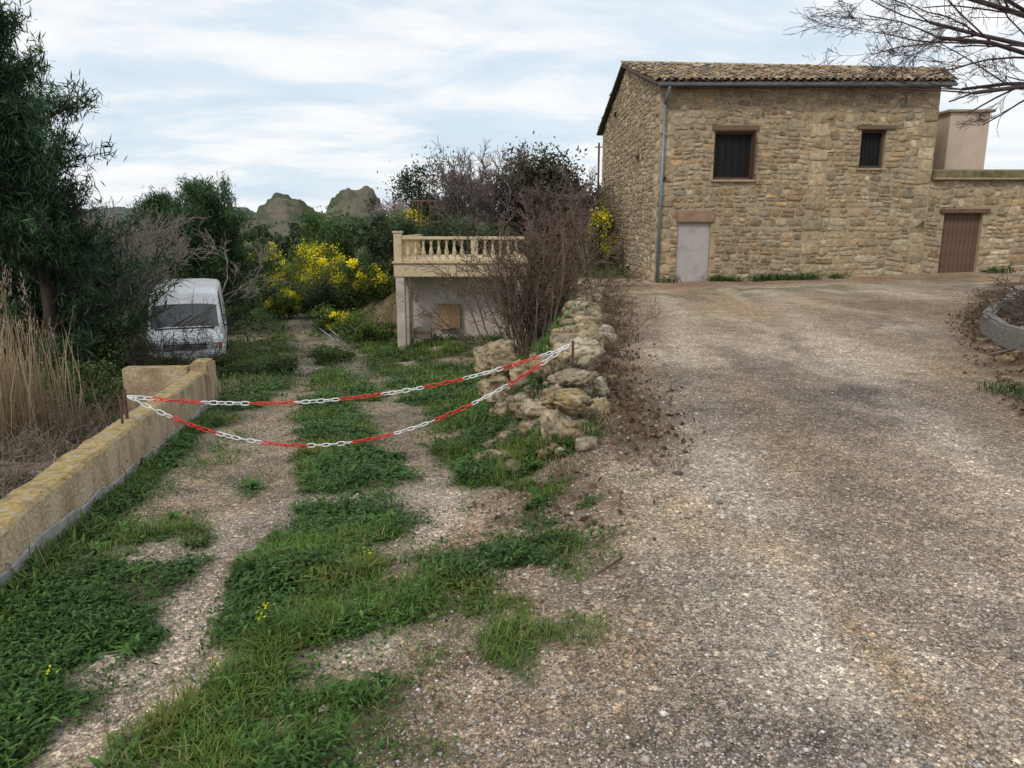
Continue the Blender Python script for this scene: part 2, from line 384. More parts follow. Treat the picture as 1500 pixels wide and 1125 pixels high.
def bare(name,loc,H,r,lev=4,col=(.12,.095,.075),stems=1,spread=.2,**k):
    A=Acc();out=[];tips=[]
    for s in range(stems):
        d=(random.gauss(0,spread),random.gauss(0,spread),1)
        grow((loc[0]+random.gauss(0,.1)*stems**.5*.5,loc[1]+random.gauss(0,.1)*stems**.5*.5,loc[2]-.1),d,H*.62*random.uniform(.8,1.1),r,lev,out,tips,**k)
    A.add(*tubes(out,col));o=A.make(name,M_twig);return tips
def zat(x,y): return float(zg(x,y))
# ------------------------------------------------------------ foliage clouds
def cloud(A,c,rad,n,size,c1,c2,clumps=40,asp=.5,cr=.22,up=0,bottom=.25,jit=.4):
    c=np.array(c,float);rad=np.array(rad,float)
    d=rng.normal(size=(clumps,3));d/=np.linalg.norm(d,axis=1)[:,None]
    rr=rng.uniform(.35,1.0,(clumps,1))**.6*rng.uniform(.8,1.12,(clumps,1))
    cc=d*rr;cc[:,2]=np.where(cc[:,2]<-bottom*2,-bottom*2*rng.random(clumps),cc[:,2])
    w=rng.integers(0,clumps,n);off=rng.normal(size=(n,3))*cr*rng.uniform(.5,1.1,clumps)[w][:,None]
    q=cc[w]+off;P=c+q*rad
    tone=rng.uniform(1-jit,1+jit,clumps)[w][:,None]
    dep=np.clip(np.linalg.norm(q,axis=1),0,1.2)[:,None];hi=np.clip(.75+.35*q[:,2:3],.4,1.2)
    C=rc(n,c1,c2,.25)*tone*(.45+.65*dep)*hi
    A.add(*leaves(P,size*rng.uniform(.6,1.4,n),C,asp,up))
def pine(name,loc,H,W,nl,size,c1=(.020,.048,.022),c2=(.055,.105,.045),low=.1,nb=5,sg=.075,var=(.45,1.45)):
    A=Acc();out=[];x,y,z=loc;P=[]
    p=Vector((x,y,z-.2));d=Vector((0,0,1));ns=14
    for i in range(ns):
        d=(d+rv()*.07).normalized();q=p+d*(H/ns);r=.16*(1-i/ns)+.02;out.append((*p,*q,r,r*.93));p=q
        f=(i+1)/ns
        if f<low: continue
        for k in range(nb):
            a=random.uniform(0,6.28);Lb=W*(1.05-f)**.6*random.uniform(*var)
            b=Vector((math.cos(a),math.sin(a),.25+.6*f));tp=[];o2=[]
            grow(q,b,Lb,.035,1,o2,tp,wig=.22,grav=.10,nch=2,ratio=.42,ang=.8,minr=.008)
            out+=o2;P+=[s[3:6] for s in o2 if random.random()<.75]
    P=np.array(P);w=rng.integers(0,len(P),nl)
    tone=rng.uniform(.45,1.65,len(P))[w][:,None]
    Q=P[w]+rng.normal(size=(nl,3))*[sg,sg,sg*1.3]
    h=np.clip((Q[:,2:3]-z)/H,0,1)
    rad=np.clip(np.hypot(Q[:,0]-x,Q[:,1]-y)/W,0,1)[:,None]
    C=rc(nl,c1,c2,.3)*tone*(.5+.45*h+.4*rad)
    B=Acc();B.add(*tubes(out,(.08,.06,.045)));B.add(*leaves(Q,size*rng.uniform(.6,1.4,nl),C,.11,up=.8))
    B.make(name,M_leaf)
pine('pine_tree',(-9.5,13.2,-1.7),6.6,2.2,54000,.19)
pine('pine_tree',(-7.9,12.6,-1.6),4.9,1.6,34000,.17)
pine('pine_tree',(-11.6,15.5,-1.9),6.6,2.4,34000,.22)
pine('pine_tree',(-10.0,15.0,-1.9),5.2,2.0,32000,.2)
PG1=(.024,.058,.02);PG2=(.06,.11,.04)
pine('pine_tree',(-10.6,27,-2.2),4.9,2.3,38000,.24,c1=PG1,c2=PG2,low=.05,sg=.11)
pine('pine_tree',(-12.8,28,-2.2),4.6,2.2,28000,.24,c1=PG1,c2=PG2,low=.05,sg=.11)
for (x,y,H) in [(-8.9,17.2,3.3),(-10.6,19,4.0),(-11.8,20,4.2),(-9.9,22.5,4.2),(-13.2,21,4.4),(-14.5,22,4.2),(-11.2,17.5,4.3)]:
    bare('bare_tree',(x,y,zat(x,y)),H,.045,4,(.25,.21,.18),stems=3,spread=.28,nch=1.35,minr=.0055,grav=.03)
for (x,y,H) in [(-7.55,16.0,1.7),(-6.9,14.5,1.1),(-8.6,15.2,1.7),(-7.0,16.6,1.5)]:
    bare('bare_shrub',(x,y,zat(x,y)),H,.012,3,(.10,.075,.06),stems=5,spread=.4,nch=1.2,minr=.004)
# thicket
out=[];tips=[]
for s in range(64):
    bx=random.gauss(.52,.36);by=random.gauss(16.0,.5)
    grow((bx,by,zat(bx,by)-.1),(random.gauss((bx-.52)*.45,.13),random.gauss(0,.25),1),random.uniform(1.5,2.6),.022,3,out,tips,wig=.16,nch=1.4,ratio=.40,ang=.65,minr=.005)
A=Acc();A.add(*tubes(out,(.165,.115,.09)))
T=np.array(tips);n=9000;P=T[rng.integers(0,len(T),n)]+rng.normal(size=(n,3))*.1
A.add(*leaves(P,rng.uniform(.02,.045,n),rc(n,(.08,.045,.032),(.20,.12,.08)),.6))
n=2600;P=T[rng.integers(0,len(T),n)]+rng.normal(size=(n,3))*.1;P[:,2]-=.3
A.add(*leaves(P,rng.uniform(.03,.06,n),rc(n,(.07,.10,.03),(.14,.16,.05)),.6))
A.make('bramble_thicket',M_twig)
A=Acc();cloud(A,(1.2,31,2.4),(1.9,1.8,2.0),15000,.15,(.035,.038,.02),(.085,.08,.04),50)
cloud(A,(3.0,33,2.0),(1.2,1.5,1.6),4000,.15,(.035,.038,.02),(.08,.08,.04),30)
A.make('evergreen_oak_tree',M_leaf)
for (x,y,H) in [(-1.4,32,3.7),(.0,30.5,3.5),(3.0,31,3.5),(-2.6,34,3.7),(2.2,29,3.2),(.9,28.6,3.0),(-1.9,29.5,3.0)]:
    bare('bare_tree',(x,y,zat(x,y)),H,.05,4,(.17,.135,.12),stems=3,spread=.28,nch=1.6,minr=.008,grav=.03)
def broom(x,y,r,h,n=5000,yel=.6):
    A=Acc();z=zat(x,y)
    cloud(A,(x,y,z+h*.5),(r,r,h*.62),n,.12,(.05,.09,.022),(.12,.17,.04),26,.3,up=.8)
    B=int(n*yel);cloud(A,(x,y,z+h*.62),(r,r,h*.55),B,.085,(.58,.49,.015),(.76,.68,.04),14,.7,cr=.17)
    A.make('flowering_broom_bush',M_leaf)
for a in [(-11.0,36,1.2,1.9,4000,.7),(-9.4,34,1.1,1.6,4000,.6),(-6.3,30.4,1.0,1.6,4500,.5),(-5.3,29,.8,1.2,3500,.4),(-8.1,33.5,1.2,2.0,4000,.6),(-12.2,40,1.6,2.6,4000,.8),
          (-4.6,33,1.2,1.9,3500,.6),(3.35,27.5,.55,2.2,3500,.45),(-15.0,36,1.4,1.1,2500,.5),(-17.5,42,2,1.4,2500,.5),(-6.5,27.3,.7,.7,2500,.25),(-10.0,39,1.4,2.9,4000,.7),(-9.6,31.5,.7,1.0,2500,.5)]: broom(*a)
def shrub(name,x,y,r,h,n,size,c1,c2,cl=26,asp=.4,z=None):
    A=Acc();z=zat(x,y) if z is None else z
    out=[];tp=[]
    for i in range(6): grow((x,y,z-.1),(random.gauss(0,.5),random.gauss(0,.5),1),h*.6,.02,1,out,tp,nch=1.5)
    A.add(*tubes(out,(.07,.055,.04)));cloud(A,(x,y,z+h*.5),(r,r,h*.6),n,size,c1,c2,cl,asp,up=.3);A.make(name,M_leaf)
for (x,y,r,h) in [(-3.6,26.8,.9,1.3),(-2.6,26.9,.9,1.25),(-1.5,27,.9,1.2),(-4.6,27.4,.9,1.5),(-.5,27.1,.8,1.1),(-7.4,31.0,1.0,1.6),(-6.9,32,1.2,2.0),(-8.4,32.0,.8,1.3),(-5.6,30.8,.8,1.5),(-10.4,34.2,1.0,1.2)]:
    shrub('rosemary_shrub',x,y,r,h,4500,.13,(.035,.065,.028),(.085,.12,.06),24,.25,z=.45 if y<28 else None)
shrub('olive_tree',-10.6,44,1.6,4.4,5500,.2,(.04,.09,.02),(.09,.17,.04))
shrub('carob_tree',-5.4,46,2.0,4.2,6000,.2,(.03,.05,.02),(.06,.08,.035))
for (x,y,r,h) in [(-4.4,24.2,.7,.8),(-5.2,25,.8,.9),(-.2,15.2,.5,.5),(.1,13.4,.4,.4),(-6.8,28,.8,.8)]:
    shrub('weedy_shrub',x,y,r,h,2600,.07,(.07,.13,.025),(.15,.22,.04),20,.5)
for (x,y,r,h) in [(-5.3,9.9,.5,.4),(-6.6,11,.7,.8),(-7.4,12.4,.8,.9),(-4.7,8.2,.4,.3),(-6.9,17.2,.6,.4),(-8.1,17.2,.7,.35),(-5.9,12.4,.5,.3),(-8.6,13.2,1.2,1.3),(-9.3,17.6,.8,1.0),(-5.8,15.6,.5,.3),(-5.6,17.5,.5,.35),(-4.9,20,.6,.4)]:
    shrub('hedge_shrub',x,y,r,h,3600,.06,(.045,.08,.022),(.11,.15,.05),24,.45)
A=Acc();cloud(A,(-6.6,41,2.0),(1.1,1.1,1.2),2500,.11,(.38,.29,.29),(.65,.53,.53),25,.7);
o_=[];t_=[];grow((-6.6,41,0),(0,0,1),2.0,.08,3,o_,t_,minr=.01);A.add(*tubes(o_,(.08,.06,.05)))
A.make('almond_tree',M_leaf)
def tuftline(name,pts,l0,l1,w,c1,c2,per=60,sp=.12):
    A=Acc()
    for (x,y) in pts:
        n=per;px=x+rng.normal(size=n)*sp;py=y+rng.normal(size=n)*sp
        P=np.stack([px,py,zg(px,py)],1)
        A.add(*blades(P,rng.uniform(l0,l1,n)*random.uniform(.6,1.2),w*rng.uniform(.6,1.5,n),rng.uniform(.2,1.1,n),rc(n,c1,c2),wb=.4))
    A.make(name,M_leaf)
WG1=(.06,.12,.025);WG2=(.13,.20,.045)
tuftline('bank_weeds',[(random.uniform(-.5,.45),random.uniform(7.8,11)) for _ in range(60)]+[(float(xridge(y))-random.uniform(.1,.8),y) for y in rng.uniform(10,17,50)],.06,.24,.016,WG1,WG2,55,.12)
tuftline('wall_base_weeds',[(x,21.7+random.uniform(-.15,.1)) for x in rng.normal(7.7,.6,13)]+[(x,21.75) for x in [4.5,5.9,6.1,6.3,9.3,13.9,14.2]],.06,.32,.025,(.04,.09,.025),(.10,.16,.04),60,.14)
tuftline('planter_weeds',[(random.uniform(4.85,5.7),random.uniform(6.5,7.4)) for _ in range(20)],.04,.2,.012,(.045,.09,.025),(.09,.15,.04),50,.12)
tuftline('low_wall_weeds',[(float(xwall(y))+.12,y) for y in rng.uniform(2.2,9,50)],.04,.15,.012,WG1,WG2,50,.07)
tuftline('dry_grass',[(float(xwall(y))-random.uniform(.35,3.2),y) for y in rng.uniform(3.0,13,190)],.1,.4,.009,(.20,.15,.10),(.36,.28,.18),50,.2)
tuftline('dry_grass',[(random.uniform(.3,.8),random.uniform(4.9,6.2)) for y in range(14)],.06,.2,.005,(.26,.18,.10),(.40,.30,.18),40,.07)
tuftline('hedge_weeds',[(float(xwall(y))-random.uniform(.4,2.4),y) for y in rng.uniform(4,12,90)],.1,.32,.018,(.045,.085,.025),(.10,.15,.04),60,.2)
# reeds
A=Acc();n=800;x=rng.normal(-6.1,.26,n);y=rng.normal(8.5,.6,n);P=np.stack([x,y,zg(x,y)],1)
A.add(*blades(P,rng.uniform(.8,2.2,n),rng.uniform(.008,.018,n),rng.uniform(.03,.3,n),rc(n,(.28,.20,.12),(.48,.37,.23)),wb=.5))
for i in range(22):
    px=random.gauss(-6.1,.25);py=random.gauss(8.5,.5);h=random.uniform(1.5,2.2);n=60;pz=zat(px,py)+h
    P=np.array([px,py,pz])+rng.normal(size=(n,3))*[.03,.03,.10]
    A.add(*blades(P,rng.uniform(.04,.1,n),np.full(n,.008),rng.uniform(.3,1,n),rc(n,(.34,.27,.19),(.5,.42,.3))))
A.make('reed_grass',M_leaf)
# ------------------------------------------------------------ rocks
def ico(sub):
    bm=bmesh.new();bmesh.ops.create_icosphere(bm,subdivisions=sub,radius=1)
    V=np.array([v.co[:] for v in bm.verts]);F=np.array([[v.index for v in f.verts] for f in bm.faces]);bm.free();return V,F
I3=ico(5);I2=ico(3)
def rock(A,c,s,rz=0,sub=3,rough=.34,col=(.37,.29,.185)):
    V,F=(I3 if sub>=3 else I2);V=V.copy();o=Vector((random.uniform(0,99),random.uniform(0,99),random.uniform(0,99)))
    V=np.sign(V)*np.abs(V)**.75
    for k in range(8 if sub>=3 else 6):
        nrm=np.array(rv());dd=random.uniform(.68,1.0);over=np.maximum(0,V@nrm-dd);V=V-over[:,None]*nrm
    if sub>=3:
        for i in range(len(V)):
            v=Vector(V[i]);cr=1-abs(noise.noise(v*2.3+o))*2
            nn=noise.noise(v*1.1+o)*rough*.8+noise.noise(v*4+o)*.10+noise.noise(v*11+o)*.05-max(0,cr-.72)*.45
            V[i]=V[i]*(1+nn)
    nz=np.array([noise.noise(Vector(v)*2.2+o) for v in V]);nz2=np.array([noise.noise(Vector(v)*5+o) for v in V])
    V=V*np.array(s);c_,s_=math.cos(rz),math.sin(rz)
    V=np.stack([V[:,0]*c_-V[:,1]*s_,V[:,0]*s_+V[:,1]*c_,V[:,2]],1)+np.array(c)
    t=ss(nz*2+.35)[:,None];t2=ss(nz2*3-.1)[:,None]
    C=np.array(col)*(1-t)+np.array(random.choice([(.36,.25,.12),(.26,.215,.15),(.45,.385,.28),(.30,.235,.14)]))*t
    C=C*(1-t2*.6)
    A.add(V,F,C*random.uniform(.8,1.12))
A=Acc()
for c,s,rz in [((.42,5.85,-.04),(.22,.18,.22),.3),((.46,5.95,.24),(.22,.2,.11),.1),((.64,6.3,.0),(.18,.2,.2),1),((.66,7.3,.36),(.25,.22,.2),.2),((.38,7.15,.26),(.18,.18,.18),.8),((.36,7.1,.0),(.24,.2,.14),.2),((.68,7.2,.12),(.2,.2,.14),.2),
    ((-.14,8.1,.20),(.27,.24,.19),.1),((-.1,8.0,-.10),(.25,.22,.16),.5),((.16,7.9,.06),(.19,.2,.19),.9),((.22,6.6,.0),(.15,.16,.14),.5),((.50,6.7,.13),(.22,.17,.09),.2),((.56,6.65,.30),(.22,.18,.07),.7),((.48,6.5,.0),(.22,.16,.1),.4),
    ((.20,6.9,-.16),(.17,.16,.15),.4),((.0,7.6,-.25),(.16,.15,.13),.4),((.80,7.9,.28),(.2,.2,.17),.4),((.27,6.1,-.17),(.13,.14,.11),.1),((.80,6.9,.14),(.13,.16,.13),.1),((.35,5.6,-.1),(.14,.12,.1),.6),
    ((.86,8.6,.30),(.19,.22,.16),.2),((.92,9.4,.30),(.2,.24,.17),1.1),((1.0,10.3,.28),(.19,.25,.17),1.4)]:
    rock(A,c,s,rz)
for i in range(55):
    y=random.uniform(5.4,9);x=float(xridge(y))-random.uniform(-.15,.7);s=random.uniform(.04,.1)
    rock(A,(x,y,zat(x,y)+random.uniform(-.01,.05)),(s*1.3,s,s*.7),random.uniform(0,6),2,.3,(.32,.25,.165))
for i in range(190):
    y=7.8+13*random.random();x=float(xridge(y))+random.gauss(.18,.14);s=random.uniform(.08,.17)
    rock(A,(x,y,zat(x,y)+random.uniform(-.02,.14)),(s*1.4,s,s*.75),random.uniform(0,6),2,.3,(.30,.235,.155))
for i in range(30):
    y=random.uniform(7.5,18);x=float(xridge(y))-random.uniform(.4,1.1);s=random.uniform(.05,.13)
    rock(A,(x,y,zat(x,y)),(s*1.3,s,s*.8),random.uniform(0,6),2,.3,(.25,.2,.14))
A.make('dry_stone_wall',M_rock,smooth=False)
for (x,y,z,H) in [(.85,7.2,.0,.5),(1.25,11.0,.1,.7),(1.0,9.0,.1,.5),(1.7,14,.1,.7),(2.4,19.5,0,1.0),(2.9,20.8,0,.9)]:
    bare('dead_twigs',(x,y,z),H,.006,2,(.13,.09,.06),stems=15,spread=1.2,nch=1.4,minr=.0025)
# ------------------------------------------------------------ low rendered wall
def box(name,c,s,mat,parent=None,rz=0,bev=0,rx=0,ry=0):
    bm=bmesh.new();bmesh.ops.create_cube(bm,size=1);bmesh.ops.scale(bm,vec=s,verts=bm.verts)
    if bev: bmesh.ops.bevel(bm,geom=list(bm.edges),offset=bev,segments=2,affect='EDGES')
    me=bpy.data.meshes.new(name);bm.to_mesh(me);bm.free();me.materials.append(mat)
    o=bpy.data.objects.new(name,me);o.location=c;o.rotation_euler=(rx,ry,rz);return link(o,parent)
def cyl(name,p,q,r,mat,parent=None,n=12):
    p=Vector(p);q=Vector(q);bm=bmesh.new();bmesh.ops.create_cone(bm,segments=n,radius1=r,radius2=r,depth=(q-p).length,cap_ends=True)
    me=bpy.data.meshes.new(name);bm.to_mesh(me);bm.free();me.materials.append(mat)
    for f in me.polygons: f.use_smooth=len(f.vertices)==4
    o=bpy.data.objects.new(name,me);o.location=(p+q)/2;o.rotation_euler=(q-p).to_track_quat('Z','Y').to_euler();return link(o,parent)
def lowwall():
    ysw=np.linspace(-2,9.8,260)
    m,nt,b,out=newmat('render_wall')
    tcx=nt.nodes.new('ShaderNodeTexCoord')
    n1=noisen(nt,2.5,8,.7);n2=noisen(nt,45,3,.6);n3=noisen(nt,9,6,.7);n4=noisen(nt,3,6,.7,vmul(nt,tcx.outputs['Object'],(1,1.4,.8)))
    geo=nt.nodes.new('ShaderNodeNewGeometry');sx=nt.nodes.new('ShaderNodeSeparateXYZ');nt.links.new(geo.outputs['Normal'],sx.inputs[0])
    side=rampn(nt,n1.outputs[0],[(.3,(.40,.29,.18)),(.5,(.57,.43,.28)),(.7,(.62,.49,.34))])
    side=vmul(nt,side,vmul(nt,rampn(nt,n4.outputs[0],[(.35,(.36,.34,.31)),(.55,(.55,.55,.55))]),(1.8,1.8,1.8)))
    top=rampn(nt,n3.outputs[0],[(.35,(.16,.13,.08)),(.5,(.40,.27,.08)),(.62,(.36,.32,.26))])
    mr=nt.nodes.new('ShaderNodeMapRange');mr.inputs[1].default_value=.5;mr.inputs[2].default_value=.8;nt.links.new(sx.outputs[2],mr.inputs[0])
    mx=nt.nodes.new('ShaderNodeMix');mx.data_type='RGBA';nt.links.new(mr.outputs[0],mx.inputs[0]);nt.links.new(side,mx.inputs[6]);nt.links.new(top,mx.inputs[7])
    nt.links.new(vmul(nt,mx.outputs[2],vmul(nt,rampn(nt,n2.outputs[0],[(.35,(.36,.36,.36)),(.65,(.6,.6,.6))]),(2,2,2))),b.inputs['Base Color'])
    b.inputs['Roughness'].default_value=.95;bumpn(nt,b,n2.outputs[0],.7,.02)
    h=np.interp(ysw,[-2,3.3,5,8.5,9.8],[.26,.27,.36,.47,.52])
    zt=np.interp(ysw,[-2,2.6,3.5,4.6,12],[0,0,-.03,-.14,-1.05])+h
    rows=[]
    for i,y in enumerate(ysw):
        x=float(xwall(y));j=(fbm(np.array(y*6.),np.array(0.),3)-.5)*.03;k2=(fbm(np.array(y*9.),np.array(5.),3)-.5)*.02;z=zt[i]+j
        rows.append([(x,y,z-1.2),(x+k2*.3,y,z-.02),(x-.025+k2,y,z),(x-.18,y,z+.005),(x-.2,y,z-.02),(x-.2,y,z-1.6)])
    V=np.array(rows);n=len(ysw);k=6;V=V.reshape(-1,3);F=[]
    for i in range(n-1):
        for j in range(k-1): F.append((i*k+j,(i+1)*k+j,(i+1)*k+j+1,i*k+j+1))
    F.append(tuple((n-1)*k+j for j in range(k)))
    p=empty('low_rendered_wall')
    mk('main_wall',V,F,m,parent=p)
    box('return_wall',(-4.78,9.87,-.75),(.86,.2,1.08),m,p,rz=.06,bev=.015)
    box('end_pier',(-4.21,9.98,-.72),(.25,.34,1.16),m,p,bev=.03,rz=.1)
    rows=[]
    for i,y in enumerate(ysw):
        x=float(xwall(y))+.02;z=zt[i]-h[i]+.05+.07*float(fbm(np.array(y*3.),np.array(1.),3))
        rows.append([(x,y,z-.4),(x,y,z),(x-.015,y,z+.004)])
    V=np.array(rows).reshape(-1,3);F=[]
    for i in range(n-1):
        for j in range(2): F.append((i*3+j,(i+1)*3+j,(i+1)*3+j+1,i*3+j+1))
    mk('footing',V,F,nmat('footing_concrete',(.26,.25,.23),(.42,.41,.38),8,.95,.4),parent=p)
lowwall()
M_rust=nmat('rusty_metal',(.05,.03,.02),(.14,.07,.04),20,.8,.3,metal=.2)
def chain():
    p=empty('barrier_chain')
    A=Acc();a=np.array([-3.17,6.0,.27]);b=np.array([.56,7.0,.54])
    K=16;M=6;cl=[]
    for i in range(K):
        t=2*math.pi*i/K;cx=math.cos(t);cy=math.sin(t)
        cl.append((.026*np.sign(cx)*abs(cx)**.7+.012*cx,.0165*cy))
    cl=np.array(cl);r=.0052
    V=[]
    for i in range(K):
        p0=cl[i];tn=cl[(i+1)%K]-cl[i-1];tn/=np.linalg.norm(tn);nr=np.array([tn[1],-tn[0]])
        for j in range(M):
            w=2*math.pi*j/M;V.append((p0[0]+nr[0]*r*math.cos(w),p0[1]+nr[1]*r*math.cos(w),r*math.sin(w)))
    F=[]
    for i in range(K):
        for j in range(M): F.append((i*M+j,((i+1)%K)*M+j,((i+1)%K)*M+(j+1)%M,i*M+(j+1)%M))
    TV,TF=np.array(V),np.array(F)
    for si,(sag,bb,ph) in enumerate([(.25,b,3),(.62,b+np.array([-.03,-.03,.0]),0)]):
        t=np.linspace(0,1,1500);pts=a+(bb-a)*t[:,None];pts[:,2]-=sag*4*t*(1-t)*(1+.25*(.5-t) if si else 1)
        pts[:,1]-=.12*np.sin(np.pi*t)*si
        s=np.concatenate([[0],np.cumsum(np.linalg.norm(np.diff(pts,axis=0),axis=1))])
        pitch=.063;n=int(s[-1]/pitch)
        for k in range(n):
            sc=(k+.5)*pitch;c=np.array([np.interp(sc,s,pts[:,i]) for i in range(3)])
            c2=np.array([np.interp(sc+.02,s,pts[:,i]) for i in range(3)]);d=c2-c;d/=np.linalg.norm(d)
            u=np.cross(d,[0,0,1]);u/=np.linalg.norm(u);v=np.cross(u,d)
            ang=(math.pi/4 if k%2 else -math.pi/4)+random.gauss(0,.3)
            u2=u*math.cos(ang)+v*math.sin(ang);v2=-u*math.sin(ang)+v*math.cos(ang)
            V=c+TV[:,0:1]*d+TV[:,1:2]*u2+TV[:,2:3]*v2
            A.add(V,TF,(.75,.025,.02) if ((k+ph)//6)%2 else (.80,.79,.77))
    A.make('links',M_plast,smooth=True,parent=p)
    cyl('left_post',(-3.2,6.0,-1.1),(-3.2,6.0,.33),.014,M_rust,p)
    cyl('right_post',(.58,7.0,-.1),(.58,7.02,.58),.012,M_rust,p)
    cyl('left_stub',(-3.12,5.75,-.2),(-3.10,5.75,.3),.01,M_rust,p)
chain()
# ------------------------------------------------------------ stone masonry
f1=lambda x,z,s:float(vn(np.array(x),np.array(z),s))-.5
def masonry(A,u0,u1,z0,topf,holes,mp,big=None,quoin=None,bright=1.0):
    def put(a,b,c,d,q=False):
        if b-a<.05 or d-c<.04: return
        g=random.uniform(.006,.02);a+=g;b-=g;c+=g;d-=g
        w=b-a;h=d-c;ch=min(w,h)*random.uniform(.15,.4)*(.5 if q else 1)
        if w<.03 or h<.03: return
        j=lambda s=.3:random.uniform(-1,1)*min(.04,min(w,h)*s*.5)
        ring=[(a+ch+j(),c+j(.25)),(b-ch+j(),c+j(.25)),(b+j(.25),c+ch+j()),(b+j(.25),d-ch+j()),(b-ch+j(),d+j(.25)),(a+ch+j(),d+j(.25)),(a+j(.25),d-ch+j()),(a+j(.25),c+ch+j())]
        if not q: ring=[(x+.16*f1(x*1.7,z*2.2,5),z+.16*f1(x*.45,z*.7,8)+.11*f1(x*2.1,z*1.5,12)) for x,z in ring]
        ring=[(min(max(x,u0),u1),min(z,topf(x)-.01)) for x,z in ring]
        if max(z for x,z in ring)-min(z for x,z in ring)<.035 or max(x for x,z in ring)-min(x for x,z in ring)<.04: return
        for (ha,hb,hc,hd) in holes:
            x0_=min(x for x,z in ring);x1_=max(x for x,z in ring);z0_=min(z for x,z in ring);z1_=max(z for x,z in ring)
            if x0_<hb and x1_>ha and z0_<hd and z1_>hc:
                mxc=(x0_+x1_)/2;mzc=(z0_+z1_)/2
                if mxc<ha: ring=[(min(x,ha-.004),z) for x,z in ring]
                elif mxc>hb: ring=[(max(x,hb+.004),z) for x,z in ring]
                elif mzc>hd: ring=[(x,max(z,hd+.004)) for x,z in ring]
                elif mzc<hc: ring=[(x,min(z,hc-.004)) for x,z in ring]
                else: return
        cx=sum(x for x,z in ring)/8;cz=sum(z for x,z in ring)/8
        pr=random.uniform(.008,.036);ins=random.uniform(.80,.92)
        til=(random.uniform(-.03,.03),random.uniform(-.03,.03))
        V=[mp(x,z,-.01) for x,z in ring]+[mp(cx+(x-cx)*(ins+.07),cz+(z-cz)*(ins+.07),pr*.7) for x,z in ring]+[mp(cx+(x-cx)*ins*.9,cz+(z-cz)*ins*.9,pr+til[0]*(x-cx)/w+til[1]*(z-cz)/h) for x,z in ring]
        F=[]
        for L_ in (0,8):
            for i in range(8): k=(i+1)%8;F.append((L_+i,L_+k,L_+8+k,L_+8+i))
        F+= [(16,17,18,19),(16,19,20,23),(20,21,22,23)]
        base=random.choice([(.41,.315,.20),(.35,.265,.165),(.47,.37,.25),(.31,.245,.165),(.43,.30,.175),(.38,.315,.225),(.42,.335,.225),(.34,.24,.14)])
        f=random.uniform(.72,1.2);st=.92+.5*(float(fbm(np.array(cx*.5),np.array(cz*.5),2))-.5)
        if q: base=(.41,.315,.20)
        A.add(V,F,np.array(base)*f*st*bright)
    z=z0-.2;qs=quoin or []
    for (qa,qb) in qs:
        zz=z0;i=0
        while zz<topf((qa+qb)/2):
            h=random.uniform(.24,.4);e=.12 if i%2 else 0
            put(qa-e*(qa>u0+.1),qb+e*(qb<u1-.1),zz,zz+h,True);zz+=h;i+=1
    mx=max(topf(u0),topf(u1),topf((u0+u1)/2))+.2
    while z<mx:
        h=random.uniform(.13,.27);x=u0
        while x<u1:
            w=random.uniform(.13,.42)*(1.4 if (big and big(x,z)) else 1);e=min(x+w,u1)
            ok=True
            for (qa,qb) in qs:
                if x<qb+.03 and e>qa-.03:
                    if x<qa-.1: e=qa-.05*random.random()
                    elif (x+e)/2<qb+.06: ok=False;e=max(e if e<qb+.12 else qb+.06,x+.05)
            if ok:
                r=random.random()
                if h>.17 and r<.55:
                    zz=z+h*random.uniform(.35,.65);put(x,e,z,zz)
                    if e-x>.28 and random.random()<.6: xm=x+(e-x)*random.uniform(.35,.65);put(x,xm,zz,z+h);put(xm,e,zz,z+h)
                    else: put(x,e,zz,z+h)
                elif r<.8: put(x,e,z+random.uniform(-.02,.03),z+h+random.uniform(-.04,.02))
                else: put(x,e,z,z+h+random.uniform(-.02,.02))
            x=e
        z+=h
def wall_holes(name,u0,u1,z0,topf,holes,mp,mat,parent,extra=(),depth=.32):
    us=sorted(set([u0,u1]+[h[0] for h in holes]+[h[1] for h in holes]+list(extra)));V=[];F=[]
    def q(*p):
        n=len(V);V.extend([mp(*a) for a in p]);F.append((n,n+1,n+2,n+3))
    for a,b in zip(us[:-1],us[1:]):
        hs=sorted([h for h in holes if h[0]<=a+1e-6 and h[1]>=b-1e-6],key=lambda h:h[2]);z=z0
        for h in hs:
            if h[2]>z: q((a,z,0),(b,z,0),(b,h[2],0),(a,h[2],0))
            z=h[3]
        q((a,z,0),(b,z,0),(b,topf(b),0),(a,topf(a),0))
    for a,b,c,d in holes:
        D=-depth
        q((a,c,0),(a,c,D),(a,d,D),(a,d,0));q((b,c,0),(b,c,D),(b,d,D),(b,d,0))
        q((a,c,0),(b,c,0),(b,c,D),(a,c,D));q((a,d,0),(b,d,0),(b,d,D),(a,d,D))
    return mk(name,np.array(V),np.array(F),mat,parent=parent)
house=empty('stone_house')
XL,XR,YF,YB=4.15,11.95,22.0,35.6
mpF=lambda u,z,d:(u,YF-d,z)
mpG=lambda u,z,d:(XL-d,u,z)
hF=[(5.72,6.87,2.94,4.25),(9.85,10.55,3.25,4.29),(4.78,5.74,0.02,1.72)]
hG=[(25.2,26.2,3.16,3.92),(31.1,32.2,5.3,6.1),(30.8,32.2,-.25,1.9)]
topF=lambda u:5.42
topG=lambda y:float(np.interp(y,[22,28.8,35.6],[5.42,7.2,5.75]))
wall_holes('front_wall',XL,XR,-.6,topF,hF,mpF,M_mortar,house)
wall_holes('gable_wall',YF,YB,-.8,topG,hG,mpG,M_mortar,house,extra=(28.8,))
mk('back_and_side_wall',[(XL,YB,-.8),(13,YB,-.8),(13,YB,5.7),(XL,YB,5.75),(XR,YF,-.6),(XR,YF,5.42),(13,24.2,6.1),(13,24.2,-.6)],[(0,1,2,3),(4,7,6,5),(7,1,2,6)],M_mortar,parent=house)
A=Acc()
